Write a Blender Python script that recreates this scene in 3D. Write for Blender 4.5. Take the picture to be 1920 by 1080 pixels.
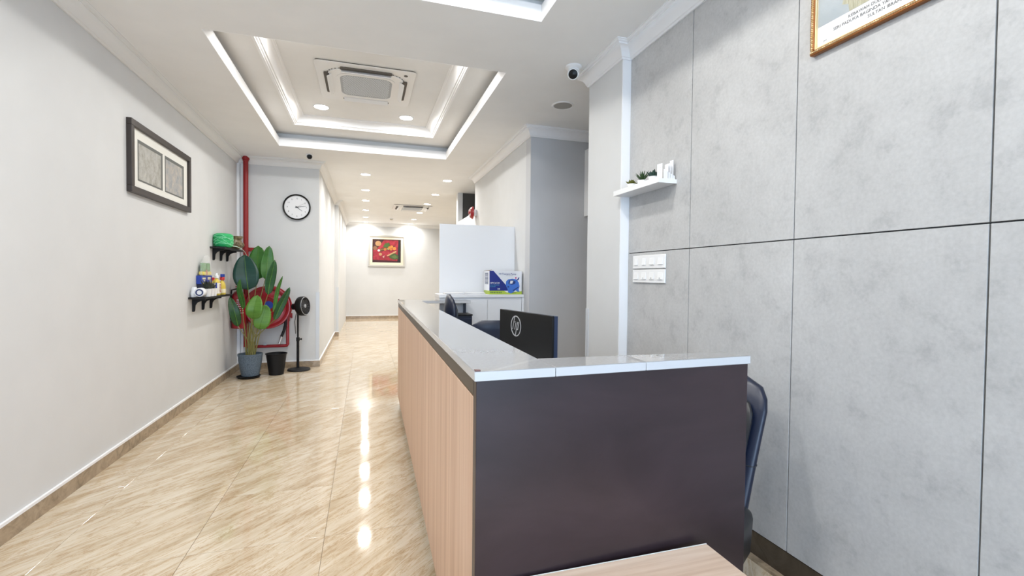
import bpy, bmesh, math, random
from mathutils import Matrix, Vector
random.seed(7)
PI = math.pi
for o in list(bpy.data.objects): bpy.data.objects.remove(o, do_unlink=True)
SC = bpy.context.scene
COL = SC.collection

# ------------------------------------------------------------------ camera
cd = bpy.data.cameras.new('camera'); cam = bpy.data.objects.new('camera', cd); COL.objects.link(cam)
_r = Vector((0.95527849, -0.29552185, 0.01048016)); _u = Vector((-0.00336008, 0.02459082, 0.99969195)); _f = Vector((0.29568853, 0.95501944, -0.0224981))
M = Matrix((( _r.x, _u.x, -_f.x, 0), (_r.y, _u.y, -_f.y, 0), (_r.z, _u.z, -_f.z, 1.30), (0, 0, 0, 1)))
cam.matrix_world = M
cd.sensor_width = 36; cd.lens = 888.3/1920*36; cd.clip_start = .03; cd.clip_end = 200
SC.camera = cam
# ------------------------------------------------------------------ world, exposure
w = bpy.data.worlds.new('daylight'); SC.world = w; w.use_nodes = True
bg = w.node_tree.nodes['Background']; bg.inputs[0].default_value = (.56, .75, 1.0, 1); bg.inputs[1].default_value = 5.2
SC.view_settings.view_transform = 'Standard'; SC.view_settings.look = 'None'
SC.view_settings.gamma = 1; SC.view_settings.use_curve_mapping = False
SC.view_settings.exposure = 0.56
LAMP_W = 11.0          # watts of one ceiling downlight
LAMP_COL = (1.0, .985, .95)

# ------------------------------------------------------------------ helpers
class MB:
    def __init__(s): s.v = []; s.f = []
    def add(s, vs, fs):
        n = len(s.v); s.v += [Vector(p) for p in vs]; s.f += [tuple(i+n for i in q) for q in fs]; return s
    def hexa(s, p):   # 8 points: bottom ring 0-3 ccw, top ring 4-7
        return s.add(p, [(3,2,1,0),(4,5,6,7),(0,1,5,4),(1,2,6,5),(2,3,7,6),(3,0,4,7)])
    def box(s, x0, x1, y0, y1, z0, z1, m=None):
        p = [Vector(q) for q in ((x0,y0,z0),(x1,y0,z0),(x1,y1,z0),(x0,y1,z0),(x0,y0,z1),(x1,y0,z1),(x1,y1,z1),(x0,y1,z1))]
        if m: p = [m @ q for q in p]
        return s.hexa(p)
    def prism(s, pts, m, h):   # polygon in local xy, extruded +z by h
        n = len(pts); vs = [m @ Vector((x, y, 0)) for x, y in pts] + [m @ Vector((x, y, h)) for x, y in pts]
        return s.add(vs, [tuple(range(n-1,-1,-1)), tuple(range(n,2*n))] + [(i,(i+1)%n,(i+1)%n+n,i+n) for i in range(n)])
    def lathe(s, prof, n=24, m=None, caps=True):
        m = m or Matrix(); k = len(prof); vs = []; fs = []
        for i in range(n):
            a = 2*PI*i/n
            for r, z in prof: vs.append(m @ Vector((r*math.cos(a), r*math.sin(a), z)))
        for i in range(n):
            j = (i+1) % n
            for q in range(k-1): fs.append((i*k+q, j*k+q, j*k+q+1, i*k+q+1))
        if caps:
            if prof[0][0] > 1e-6: fs.append(tuple(i*k for i in range(n-1,-1,-1)))
            if prof[-1][0] > 1e-6: fs.append(tuple(i*k+k-1 for i in range(n)))
        return s.add(vs, fs)
    def cyl(s, a, b, r0, r1=None, n=16):
        a = Vector(a); b = Vector(b); r1 = r0 if r1 is None else r1
        d = b-a; q = d.to_track_quat('Z', 'Y').to_matrix().to_4x4()
        return s.lathe([(r0, 0), (r1, d.length)], n, Matrix.Translation(a) @ q)
    def tube(s, path, r, n=8, closed=False):
        P = [Vector(p) for p in path]; k = len(P); vs = []; fs = []
        up = Vector((0, 0, 1)); prev = None
        for i, p in enumerate(P):
            t = (P[(i+1) % k]-P[i-1]) if closed else (P[min(i+1, k-1)]-P[max(i-1, 0)])
            t.normalize()
            x = prev if prev is not None else (Vector((1, 0, 0)) if abs(t.x) < .9 else Vector((0, 1, 0)))
            x = (x - t*x.dot(t)).normalized(); prev = x; y = t.cross(x)
            rr = r(i/(k-1)) if callable(r) else r
            for j in range(n):
                a = 2*PI*j/n; vs.append(p + x*(rr*math.cos(a)) + y*(rr*math.sin(a)))
        for i in range(k if closed else k-1):
            i2 = (i+1) % k
            for j in range(n):
                j2 = (j+1) % n; fs.append((i*n+j, i*n+j2, i2*n+j2, i2*n+j))
        if not closed: fs += [tuple(range(n-1,-1,-1)), tuple((k-1)*n+j for j in range(n))]
        return s.add(vs, fs)
    def build(s, name, mat, parent=None, smooth=0, bevel=0, seg=2, solid=0):
        me = bpy.data.meshes.new(name); vs = s.v
        if parent is not None:
            inv = Matrix.LocRotScale(parent['_l'], Matrix.Rotation(parent['_r'], 3, 'Z'), None).inverted() if '_l' in parent else Matrix()
            vs = [inv @ p for p in vs]
        me.from_pydata([tuple(p) for p in vs], [], s.f)
        bm = bmesh.new(); bm.from_mesh(me); bmesh.ops.recalc_face_normals(bm, faces=bm.faces)
        if bevel:
            es = [e for e in bm.edges if len(e.link_faces) == 2 and e.calc_face_angle(0) > .5]
            bmesh.ops.bevel(bm, geom=es, offset=bevel, segments=seg, profile=.5, affect='EDGES', clamp_overlap=True)
        bm.to_mesh(me); bm.free()
        if smooth:
            for p in me.polygons: p.use_smooth = True
            me.set_sharp_from_angle(angle=math.radians(smooth))
        me.materials.append(mat)
        o = bpy.data.objects.new(name, me); COL.objects.link(o)
        if parent is not None: link(o, parent)
        if solid:
            md = o.modifiers.new('solid', 'SOLIDIFY'); md.thickness = solid; md.offset = 0
        return o
def link(o, parent):
    o.parent = parent
    if '_l' in parent: o['_l'] = parent['_l']; o['_r'] = parent['_r']
def thing(name, label, cat, loc=(0, 0, 0), rz=0, group=None):
    o = bpy.data.objects.new(name, None); COL.objects.link(o); o.empty_display_size = .05
    o.location = loc; o.rotation_euler = (0, 0, rz); o['_l'] = Vector(loc); o['_r'] = float(rz)
    return tag(o, label, cat, group)
def tag(o, label, cat, group=None):
    o['label'] = label; o['category'] = cat
    if group: o['group'] = group
    return o
def struct(o, label=None):
    o['kind'] = 'structure'
    if label: o['label'] = label
    return o
def LM(t):  # local -> world matrix of a thing
    return Matrix.LocRotScale(Vector(t['_l']), Matrix.Rotation(t['_r'], 3, 'Z'), None)
def text(s, size, mat, parent, m, name='lettering', align='LEFT', ext=.0004, sx=1):
    c = bpy.data.curves.new(name, 'FONT'); c.body = s; c.size = size; c.extrude = ext; c.align_x = align; c.resolution_u = 2
    o = bpy.data.objects.new(name, c); COL.objects.link(o)
    dg = bpy.context.evaluated_depsgraph_get()
    me = bpy.data.meshes.new_from_object(o.evaluated_get(dg)); bpy.data.objects.remove(o)
    b = MB(); S = Matrix.Diagonal((sx, 1, 1, 1))
    b.add([m @ (S @ v.co) for v in me.vertices], [tuple(p.vertices) for p in me.polygons])
    bpy.data.meshes.remove(me)
    return b.build(name, mat, parent)
def frame_m(origin, xdir, ydir):
    x = Vector(xdir).normalized(); y = Vector(ydir).normalized(); z = x.cross(y)
    m = Matrix.Identity(4)
    for i in range(3): m[i][0] = x[i]; m[i][1] = y[i]; m[i][2] = z[i]; m[i][3] = origin[i]
    return m
def T(x, y, z): return Matrix.Translation((x, y, z))
def rrect(w, h, r, n=5, cx=0, cy=0):
    pts = []
    for sx, sy, a0 in ((1, 1, 0), (-1, 1, PI/2), (-1, -1, PI), (1, -1, 1.5*PI)):
        for i in range(n+1):
            a = a0 + PI/2*i/n; pts.append((cx+sx*(w/2-r)+r*math.cos(a), cy+sy*(h/2-r)+r*math.sin(a)))
    return pts
def ring_sector(r0, r1, a0, a1, n=12):
    return [(r1*math.cos(a0+(a1-a0)*i/n), r1*math.sin(a0+(a1-a0)*i/n)) for i in range(n+1)] + [(r0*math.cos(a1-(a1-a0)*i/n), r0*math.sin(a1-(a1-a0)*i/n)) for i in range(n+1)]
def disc(r, n=24): return [(r*math.cos(2*PI*i/n), r*math.sin(2*PI*i/n)) for i in range(n)]
def loft(secs, b):  # list of rings (same count) -> closed solid
    n = len(secs[0]); base = []
    for r in secs: base += r
    fs = [(i*n+j, i*n+(j+1) % n, (i+1)*n+(j+1) % n, (i+1)*n+j) for i in range(len(secs)-1) for j in range(n)]
    fs += [tuple(range(n-1, -1, -1)), tuple((len(secs)-1)*n+j for j in range(n))]
    b.add(base, fs)

# ------------------------------------------------------------------ materials
def mat(name, col, rough=.5, metal=0, spec=.5, trans=0, alpha=1, emit=0, ecol=None, coat=0, sheen=0):
    m = bpy.data.materials.new(name); m.use_nodes = True
    b = m.node_tree.nodes['Principled BSDF']
    b.inputs['Base Color'].default_value = (*col, 1); b.inputs['Roughness'].default_value = rough; b.inputs['Metallic'].default_value = metal
    b.inputs['Specular IOR Level'].default_value = spec; b.inputs['Transmission Weight'].default_value = trans; b.inputs['Alpha'].default_value = alpha
    b.inputs['Coat Weight'].default_value = coat
    if emit: b.inputs['Emission Color'].default_value = (*(ecol or col), 1); b.inputs['Emission Strength'].default_value = emit
    return m
def nd(m, t, **k):
    n = m.node_tree.nodes.new(t)
    for a, v in k.items(): setattr(n, a, v)
    return n
def ln(m, a, b): m.node_tree.links.new(a, b)
def ramp(m, fac, stops):
    r = nd(m, 'ShaderNodeValToRGB'); e = r.color_ramp.elements
    while len(e) < len(stops): e.new(.5)
    for i, (p, c) in enumerate(stops): e[i].position = p; e[i].color = (*c, 1)
    ln(m, fac, r.inputs[0]); return r.outputs[0]
def noise(m, vec, scale, detail=4, rough=.55, dist=0):
    n = nd(m, 'ShaderNodeTexNoise'); n.inputs['Scale'].default_value = scale; n.inputs['Detail'].default_value = detail
    n.inputs['Roughness'].default_value = rough; n.inputs['Distortion'].default_value = dist
    if vec is not None: ln(m, vec, n.inputs['Vector'])
    return n.outputs['Fac']
def coords(m, kind='Object', rot=(0, 0, 0), scale=(1, 1, 1), rnd=0, geo=False):
    if geo: src = nd(m, 'ShaderNodeNewGeometry').outputs['Position']
    else: src = nd(m, 'ShaderNodeTexCoord').outputs[kind]
    if rnd:
        oi = nd(m, 'ShaderNodeObjectInfo'); mu = nd(m, 'ShaderNodeMath', operation='MULTIPLY'); mu.inputs[1].default_value = rnd
        ln(m, oi.outputs['Random'], mu.inputs[0]); ad = nd(m, 'ShaderNodeVectorMath', operation='ADD'); ln(m, src, ad.inputs[0]); ln(m, mu.outputs[0], ad.inputs[1]); src = ad.outputs[0]
    r1 = nd(m, 'ShaderNodeMapping'); r1.inputs['Rotation'].default_value = rot; ln(m, src, r1.inputs[0])
    r2 = nd(m, 'ShaderNodeMapping'); r2.inputs['Scale'].default_value = scale; ln(m, r1.outputs[0], r2.inputs[0])
    return r2.outputs[0]
def mixc(m, fac, a, b, blend='MIX'):
    x = nd(m, 'ShaderNodeMix', data_type='RGBA', blend_type=blend)
    for sock, v in ((x.inputs['Factor'], fac), (x.inputs['A'], a), (x.inputs['B'], b)):
        if isinstance(v, (int, float)): sock.default_value = v
        elif isinstance(v, tuple): sock.default_value = (*v, 1)
        else: ln(m, v, sock)
    return x.outputs['Result']
def bump(m, h, strength=.1, dist=.01):
    b = nd(m, 'ShaderNodeBump'); b.inputs['Strength'].default_value = strength; b.inputs['Distance'].default_value = dist
    ln(m, h, b.inputs['Height']); ln(m, b.outputs[0], m.node_tree.nodes['Principled BSDF'].inputs['Normal'])
def setc(m, c): ln(m, c, m.node_tree.nodes['Principled BSDF'].inputs['Base Color'])
def paint(name, col, rough=.75, spec=.25, v=.02):
    m = mat(name, col, rough, spec=spec)
    n = noise(m, coords(m, geo=True), 90, 3)
    bump(m, n, .05, .002)
    n2 = noise(m, coords(m, geo=True), 3, 3)
    setc(m, ramp(m, n2, [(.3, tuple(c*(1-v) for c in col)), (.7, tuple(min(1, c*(1+v)) for c in col))]))
    return m
WALL = paint('wall_paint', (.655, .66, .66), .7)
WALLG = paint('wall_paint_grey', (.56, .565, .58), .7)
CEIL = paint('ceiling_paint', (.87, .868, .858), .8)
TRIM = paint('white_gloss_paint', (.88, .88, .89), .45, .4, .005)
LIP = paint('tray_white_paint', (.95, .95, .955), .5, .3, .003)
CORN = paint('cornice_plaster', (.82, .815, .80), .6, .3, .005)
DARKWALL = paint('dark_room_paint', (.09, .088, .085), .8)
WHITE = mat('white_plastic', (.86, .86, .86), .35)
WHITEL = mat('white_laminate', (.80, .805, .82), .35, spec=.4)
BLACK = mat('black_plastic', (.006, .006, .006), .35, spec=.3)
BLACKM = mat('black_matte', (.007, .007, .008), .55, spec=.3)
BLEATH = mat('black_leather', (.009, .010, .013), .38, spec=.55)
NAVY = mat('navy_leather', (.007, .012, .032), .35, spec=.5)
_n = noise(BLEATH, coords(BLEATH), 220, 3); bump(BLEATH, _n, .15, .002)
_n = noise(NAVY, coords(NAVY), 220, 3); bump(NAVY, _n, .15, .002)
CHROME = mat('brushed_steel', (.6, .6, .62), .3, 1)
RED = mat('red_enamel', (.30, .004, .012), .3, coat=.4)
REDP = mat('red_pipe_paint', (.29, .007, .008), .4)
GREY = mat('grey_plastic', (.35, .36, .38), .5)
DGREY = mat('dark_slot', (.12, .105, .09), .7)
GROUT = mat('joint_filler', (.05, .052, .055), .8)
TGROUT = mat('tile_grout', (.50, .42, .32), .8)
GUARD = mat('corner_guard_plastic', (.62, .645, .68), .25)
GLASS = mat('clear_glass', (1, 1, 1), .02, trans=1, spec=.5)

def marble_floor():
    m = mat('floor_marble_tile', (.7, .6, .48), .07, spec=.55)
    c = coords(m, 'Object', rot=(0, 0, math.radians(-47)), scale=(1.0, 6.5, 1), rnd=9)
    n1 = noise(m, c, 1.9, 10, .68, .3)
    n2 = noise(m, c, 2.6, 9, .7, .5)
    base = ramp(m, n1, [(.28, (.40, .295, .175)), (.42, (.54, .435, .305)), (.54, (.625, .535, .41)), (.72, (.71, .64, .53))])
    vein = ramp(m, n2, [(.455, (1, 1, 1)), (.49, (.90, .83, .73)), (.500, (.60, .46, .31)), (.512, (.92, .86, .77)), (.55, (1, 1, 1))])
    col = mixc(m, .85, base, vein, 'MULTIPLY')
    cc = coords(m, 'Object', rot=(0, 0, math.radians(-50)), scale=(1, 2.2, 1), rnd=5)
    n3 = noise(m, cc, 2.6, 7, .7, 1.6)
    crack = ramp(m, n3, [(.494, (1, 1, 1)), (.499, (.74, .64, .50)), (.504, (1, 1, 1))])
    setc(m, mixc(m, .8, col, crack, 'MULTIPLY'))
    return m
FLOORM = marble_floor()
def skirt_marble(name, dark, light):
    m = mat(name, light, .25)
    n = noise(m, coords(m, geo=True), 9, 8, .65, 1.2)
    setc(m, ramp(m, n, [(.3, dark), (.6, light)])); return m
SKIRT = skirt_marble('skirting_marble', (.20, .145, .09), (.42, .32, .215))
SKIRTD = skirt_marble('skirting_dark', (.035, .026, .017), (.07, .052, .036))
def concrete():
    m = mat('concrete_laminate', (.5, .5, .51), .5, spec=.35)
    g = coords(m, geo=True)
    a = noise(m, g, 1.4, 6, .6, .2); b = noise(m, g, 9, 9, .7, .15); c = noise(m, g, 70, 4, .6)
    x = ramp(m, a, [(.3, (.465, .463, .46)), (.7, (.56, .557, .553))])
    y = ramp(m, b, [(.34, (.84, .84, .845)), (.46, (.97, .97, .97)), (.72, (1.04, 1.04, 1.04))])
    z = ramp(m, c, [(.3, (.92, .92, .92)), (.7, (1.04, 1.04, 1.04))])
    setc(m, mixc(m, 1, mixc(m, 1, x, y, 'MULTIPLY'), z, 'MULTIPLY')); return m
CONC = concrete()
def wood(name, stops, axis='z', sc=1, rough=.45):
    m = mat(name, stops[0][1], rough, spec=.35)
    s = {'z': (14*sc, 14*sc, .35*sc), 'x': (.8*sc, 9*sc, 9*sc)}[axis]
    a = noise(m, coords(m, geo=True, scale=s), 1.3, 6, .6, .3)
    s2 = {'z': (60*sc, 60*sc, .8*sc), 'x': (2.5*sc, 60*sc, 60*sc)}[axis]
    b = noise(m, coords(m, geo=True, scale=s2), 1.2, 4, .6, .2)
    col = mixc(m, .5, ramp(m, a, stops), ramp(m, b, stops), 'MIX')
    setc(m, col); return m
OAK = wood('oak_veneer', [(.34, (.54, .33, .215)), (.5, (.69, .46, .325)), (.68, (.82, .60, .46))])
BENCHW = wood('pale_oak_board', [(.30, (.60, .42, .30)), (.5, (.75, .57, .44)), (.72, (.84, .69, .57))], 'x')
BROWN = mat('dark_brown_laminate', (.035, .022, .024), .32, spec=.5)
_n = noise(BROWN, coords(BROWN, geo=True, scale=(1, 1, 2.2)), 2.2, 5, .55, .5)
setc(BROWN, ramp(BROWN, _n, [(.35, (.020, .011, .013)), (.7, (.042, .025, .029))]))
TAUPE = mat('taupe_laminate', (.075, .054, .038), .4)
def quartz():
    m = mat('quartz_top', (.72, .72, .73), .025, spec=.6)
    g = coords(m, geo=True, rot=(0, 0, .5), scale=(1, .6, 1))
    n = noise(m, g, .8, 0, 0, .0)
    v = ramp(m, n, [(.4965, (.26, .26, .265)), (.499, (.36, .36, .36)), (.5015, (.26, .26, .265))])
    n2 = noise(m, coords(m, geo=True), 120, 2)
    setc(m, mixc(m, .25, v, ramp(m, n2, [(.3, (.21, .21, .21)), (.7, (.33, .33, .33))]), 'MIX')); return m
QUARTZ = quartz()
QEDGE = mat('quartz_edge', (.60, .60, .61), .2)
STONEPOT = mat('grey_stone_pot', (.10, .14, .18), .6)
_n = noise(STONEPOT, coords(STONEPOT, geo=True), 130, 3); setc(STONEPOT, ramp(STONEPOT, _n, [(.35, (.05, .075, .10)), (.65, (.14, .185, .235))]))
SOIL = mat('soil', (.05, .035, .025), .9)
def leafm(name, a, b):
    m = mat(name, a, .38, spec=.4)
    n = noise(m, coords(m, geo=True, scale=(1, 1, 8)), 6, 3); setc(m, ramp(m, n, [(.3, a), (.7, b)])); return m
LEAF = [leafm('leaf_dark', (.012, .055, .018), (.02, .085, .02)), leafm('leaf_green', (.03, .12, .015), (.045, .16, .025)), leafm('leaf_light', (.075, .19, .02), (.11, .25, .035)), leafm('leaf_bluegreen', (.01, .045, .035), (.016, .06, .045))]
STEM = mat('leaf_stalk', (.22, .20, .06), .5)
GOLD = mat('gilt_frame', (.27, .10, .025), .3, .5)
GOLDL = mat('gilt_relief', (.95, .74, .42), .3, .6)
PAPER = mat('white_paper', (.86, .86, .87), .6)
PRINTK = mat('print_black', (.03, .03, .035), .6)

# ------------------------------------------------------------------ dimensions
ZC = 2.90; XL = -1.66; YK = 7.25; XC = -.63; XP = 1.745; XR = 1.68; YF = 15.0; Y0 = -3.0; XE = 3.0
# ------------------------------------------------------------------ floor with tiles
fl = struct(MB().box(-1.75, XE+.1, Y0, YF+.2, -.2, -.006).build('floor', TGROUT), 'polished beige marble tile floor')
far = MB().box(-1.70, XE, 9.745, YF+.1, -.006, 0).build('tiled_area', FLOORM, fl)
tile_me = None; g = .0009; SZ = .6045
for i in range(8):
    for j in range(20):
        cx = -.19 + (i-3)*.6 + .3; cy = 2.50 + (j-8)*SZ + SZ/2
        if cy - SZ/2 > 9.75: continue
        x0, x1, y0, y1 = cx-.3+g, cx+.3-g, cy-SZ/2+g, cy+SZ/2-g
        x0 = max(x0, XL-.02); x1 = min(x1, XE)
        if x1-x0 < .05: continue
        if abs((x1-x0)-(.6-2*g)) < 1e-4 and tile_me:
            t = bpy.data.objects.new('tile', tile_me); COL.objects.link(t)
        else:
            lx0, lx1 = x0-cx, x1-cx
            t = MB().box(lx0, lx1, -SZ/2+g, SZ/2-g, -.006, 0).build('tile', FLOORM, bevel=.0006, seg=1)
            if abs((x1-x0)-(.6-2*g)) < 1e-4: tile_me = t.data
        t.location = (cx, cy, 0); t.parent = fl
struct(MB().box(-8, 10, -14, Y0, -.25, -.05).build('ground', mat('pavement', (.5, .5, .49), .8)), 'pavement outside the shop front')

# ------------------------------------------------------------------ walls
ZT = 3.3
struct(MB().box(XL-.15, XL, Y0, YK+.15, 0, ZT).build('wall_left', WALL), 'plain off-white wall on the left')
struct(MB().box(XL, XC, YK, 10.8, 0, ZT).build('wall_corridor_left', WALL), 'projecting white wall block with clock and hose reel')
struct(MB().box(XL, -.555, 10.8, YF+.15, 0, ZT).build('wall_corridor_end', WALL))
struct(MB().box(-.555, XE+.1, YF, YF+.15, 0, ZT).build('wall_far', WALL), 'white end wall of the corridor')
wr = struct(MB().box(XP+.012, XP+.3, Y0, 2.92, 0, ZT).build('wall_right', GROUT), 'wall clad in grey concrete-look panels with dark joints')
struct(MB().box(XR, 1.95, 2.92, 3.42, 0, ZT).build('wall_pier', WALL), 'narrow white pier beside the grey panels')
struct(MB().box(1.95, XE+.1, 2.92, 3.42, 0, ZT).build('wall_recess', WALL))
struct(MB().box(XR, XE, 4.80, 4.95, 0, ZT).build('wall_recess_back', WALLG), 'shaded grey wall of the recess')
struct(MB().box(XR, XR+.15, 4.95, 7.48, 0, ZT).build('wall_inner_right', WALL), 'white side wall behind the reception cabinet')
struct(MB().box(XR, XR+.15, 7.48, 8.97, 0, 2.345).build('wall_low', WALL), 'white half-height wall')
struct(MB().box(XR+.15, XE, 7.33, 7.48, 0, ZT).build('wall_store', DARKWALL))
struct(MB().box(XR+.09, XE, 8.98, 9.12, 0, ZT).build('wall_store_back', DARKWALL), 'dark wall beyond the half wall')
struct(MB().box(XR, XR+.09, 8.96, 9.12, 0, ZT).build('wall_post', WALL))
struct(MB().box(XE, XE+.15, 2.92, YF+.15, 0, ZT).build('wall_side', WALL))
struct(MB().box(XL-.15, XP+.3, Y0-.15, Y0, 2.65, ZT).build('wall_front', WALL))
# concrete panels as children of wall_right
ys = [2.912, 2.262, 1.580, .915, .25, -.42, -1.09, -1.76, -2.43, -3.0]; zs = [.122, 1.474, 2.90]
for a, b in zip(ys[:-1], ys[1:]):
    for c, d in zip(zs[:-1], zs[1:]):
        MB().box(XP, XP+.011, b+.0025, a-.0025, c+.0025, d-.0025).build('panel', CONC, wr, bevel=.0008, seg=1)
struct(MB().box(XR+.002, XP+.011, 2.9125, 2.9199, 0, 2.82).build('trim_1', TRIM), 'white metal edge trim beside the grey panels')
struct(MB().box(XP+.002, XP+.02, Y0, 2.915, 0, .12).build('baseboard_right', SKIRTD), 'dark brown skirting under the grey panels')
struct(MB().box(XP-.03, XP+.002, Y0, 2.915, 0, .012).build('trim_2', SKIRT))
# skirtings
def skirting(name, x0, x1, y0, y1, axis, label=None):
    b = struct(MB().box(x0, x1, y0, y1, 0, .085).build(name, SKIRT), label)
    e = .004
    MB().box(x0-(e if axis == 'x-' else 0), x1+(e if axis == 'x+' else 0)*0, y0, y1, .085, .1).build('top_bead', TRIM, b)
skirting('baseboard_left', XL, XL+.014, Y0, YK, 'x', 'brown marble skirting with white top edge along the left wall')
skirting('baseboard_column', XL, XC, YK-.014, YK, 'y', 'brown marble skirting below the clock')
skirting('baseboard_corridor', XC, XC+.014, YK-.014, 10.8, 'x')
skirting('baseboard_corridor_end', XC, -.541, 10.786, 10.8, 'y')
skirting('baseboard_far', -.555, XE, YF-.014, YF, 'y', 'marble skirting along the far wall')
skirting('baseboard_recess', XR, XE, 4.786, 4.80, 'y')
# corner guards and trunking
def lguard(n, x, y, sx, sy, z1, label):
    b = MB(); b.box(min(x-.003, x-.003*sx), x+.003, min(y, y+sy*.045), max(y, y+sy*.045), .1, z1)
    b.box(min(x, x+sx*.045), max(x, x+sx*.045), min(y-.003, y+.0), y+.003, .1, z1)
    struct(b.build(n, GUARD), label)
lguard('trim_3', XC+.002, YK-.002, -1, 1, 1.06, 'plastic corner guard on the clock wall corner')
lguard('trim_4', -.553, 10.798, -1, 1, 1.05, 'grey corner guard at the far corridor corner')
lguard('trim_5', XR-.002, 3.422, 1, -1, 1.06, 'clear corner guard on the white pier')
b = MB(); b.box(XL, XL+.035, YK-.03, YK, .1, 2.80); b.box(XL+.045, XL+.075, YK-.02, YK, .1, 2.80)
struct(b.build('trim_6', TRIM), 'white cable trunking in the corner beside the red pipe')

# ------------------------------------------------------------------ ceiling with two trays
TRAYS = [(-1.03, 1.05, .02, 2.82), (-1.03, 1.05, 3.59, 6.50)]
cb = MB(); zt = 2.985
X0c, X1c = XL-.1, XE+.1
cb.box(X0c, TRAYS[0][0], Y0, YF+.1, ZC, zt); cb.box(TRAYS[0][1], X1c, Y0, YF+.1, ZC, zt)
yy = [Y0, TRAYS[0][2], TRAYS[0][3], TRAYS[1][2], TRAYS[1][3], YF+.1]
for i in (0, 2, 4): cb.box(TRAYS[0][0], TRAYS[0][1], yy[i], yy[i+1], ZC, zt)
cl = struct(cb.build('ceiling', CEIL), 'off-white plaster ceiling with recessed trays')
ZR = 3.075; ZI = 3.16
PROF = [(0, -.10), (.010, -.10), (.013, -.09), (.020, -.086), (.026, -.066), (.040, -.045), (.062, -.030), (.070, -.027), (.070, -.018), (.082, -.015), (.086, -.008), (.092, -.006), (.092, 0), (0, 0)]
def sweep(path, side, prof, z, closed=False, b=None):
    # path: xy polyline, side=+1 room on the left of travel, -1 on the right
    b = b or MB(); P = [Vector((x, y)) for x, y in path]; n = len(P); k = len(prof); vs = []; fs = []
    for i in range(n):
        dA = (P[i]-P[i-1]).normalized() if (i > 0 or closed) else None
        dB = (P[(i+1) % n]-P[i]).normalized() if (i < n-1 or closed) else None
        nA = Vector((-dA.y, dA.x))*side if dA else None; nB = Vector((-dB.y, dB.x))*side if dB else None
        if nA is None: o = nB
        elif nB is None: o = nA
        else:
            o = nA+nB; o = o/ o.dot(nA) if o.length > 1e-6 else nA
        for d, h in prof: vs.append((P[i].x+o.x*d, P[i].y+o.y*d, z+h))
    for i in range(n if closed else n-1):
        i2 = (i+1) % n
        for q in range(k): fs.append((i*k+q, i*k+(q+1) % k, i2*k+(q+1) % k, i2*k+q))
    if not closed: fs += [tuple(range(k)), tuple((n-1)*k+q for q in range(k))]
    return b.add(vs, fs)
struct(sweep([(XL, Y0), (XL, YK), (XC, YK), (XC, 10.8), (-.555, 10.8), (-.555, YF), (XE, YF)], -1, PROF, ZC).build('trim_7', CORN, smooth=35), 'moulded plaster cornice along the left and far walls')
struct(sweep([(XP, Y0), (XP, 2.915), (XR, 2.915), (XR, 3.42), (XE, 3.42)], 1, PROF, ZC).build('trim_8', TRIM, smooth=35), 'white crown moulding above the grey panels')
struct(sweep([(XE, 4.80), (XR, 4.80), (XR, 7.48), (XE, 7.48)], 1, PROF, ZC).build('trim_9', TRIM, smooth=35), 'white crown moulding above the recess wall')
IP = [(0, 0), (0, .012), (.012, .014), (.016, .022), (.026, .026), (.034, .045), (.052, .066), (.078, .080), (.086, .080), (.094, .088), (.104, .09), (.104, .1), (-.02, .1), (-.02, 0)]
for (x0, x1, y0, y1) in TRAYS:
    lip = MB(); t = .004
    lip.box(x0, x0+t, y0, y1, ZC-.0005, zt+.02); lip.box(x1-t, x1, y0, y1, ZC-.0005, zt+.02); lip.box(x0+t, x1-t, y0, y0+t, ZC-.0005, zt+.02); lip.box(x0+t, x1-t, y1-t, y1, ZC-.0005, zt+.02)
    lip.build('tray_lip', LIP, cl)
    e = .08; c = MB()   # cove walls and raised ceiling around inner opening
    c.box(x0-e-.02, x0-e, y0-e, y1+e, zt, ZR+.02); c.box(x1+e, x1+e+.02, y0-e, y1+e, zt, ZR+.02)
    c.box(x0-e, x1+e, y0-e-.02, y0-e, zt, ZR+.02); c.box(x0-e, x1+e, y1+e, y1+e+.02, zt, ZR+.02)
    ix0, ix1, iy0, iy1 = x0+.235, x1-.235, y0+.33, y1-.40
    c.box(x0-e, ix0, y0-e, y1+e, ZR, ZR+.02); c.box(ix1, x1+e, y0-e, y1+e, ZR, ZR+.02)
    c.box(ix0, ix1, y0-e, iy0, ZR, ZR+.02); c.box(ix0, ix1, iy1, y1+e, ZR, ZR+.02)
    c.build('tray_cove', CEIL, cl)
    MB().box(ix0-.05, ix1+.05, iy0-.05, iy1+.05, ZI, ZI+.04).build('raised_ceiling', CEIL, cl)
    sweep([(ix0, iy0), (ix1, iy0), (ix1, iy1), (ix0, iy1)], 1, IP, ZR-.012, closed=True).build('moulding', LIP, cl, smooth=35)
struct(MB().box(X0c-.1, X1c+.1, Y0-.2, YF+.2, ZT, ZT+.1).build('roof', CEIL))

# ------------------------------------------------------------------ downlights
LENS = mat('lit_diffuser', (1, 1, 1), .5, emit=14, ecol=(1, .97, .92))
def downlight(x, y, z, label, group, r=.070, power=None, spread=180):
    t = thing('downlight', label, 'ceiling light', (x, y, z), 0, group)
    m = T(x, y, z)
    MB().lathe([(r, -.004), (r+.004, -.008), (r+.014, -.006), (r+.018, 0), (r, 0)], 28, m, caps=False).build('trim_ring', TRIM, t, smooth=40)
    MB().prism(disc(r, 28), T(x, y, z-.004), .003).build('diffuser', LENS, t)
    ld = bpy.data.lights.new('lamp', 'AREA'); ld.shape = 'DISK'; ld.size = 2*r*.95; ld.energy = power or LAMP_W; ld.color = LAMP_COL; ld.spread = math.radians(spread)
    lo = bpy.data.objects.new('lamp', ld); COL.objects.link(lo); lo.location = (0, 0, -.006); lo.parent = t
OR = ['nearest', 'second', 'third', 'fourth', 'fifth', 'sixth and farthest']
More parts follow.
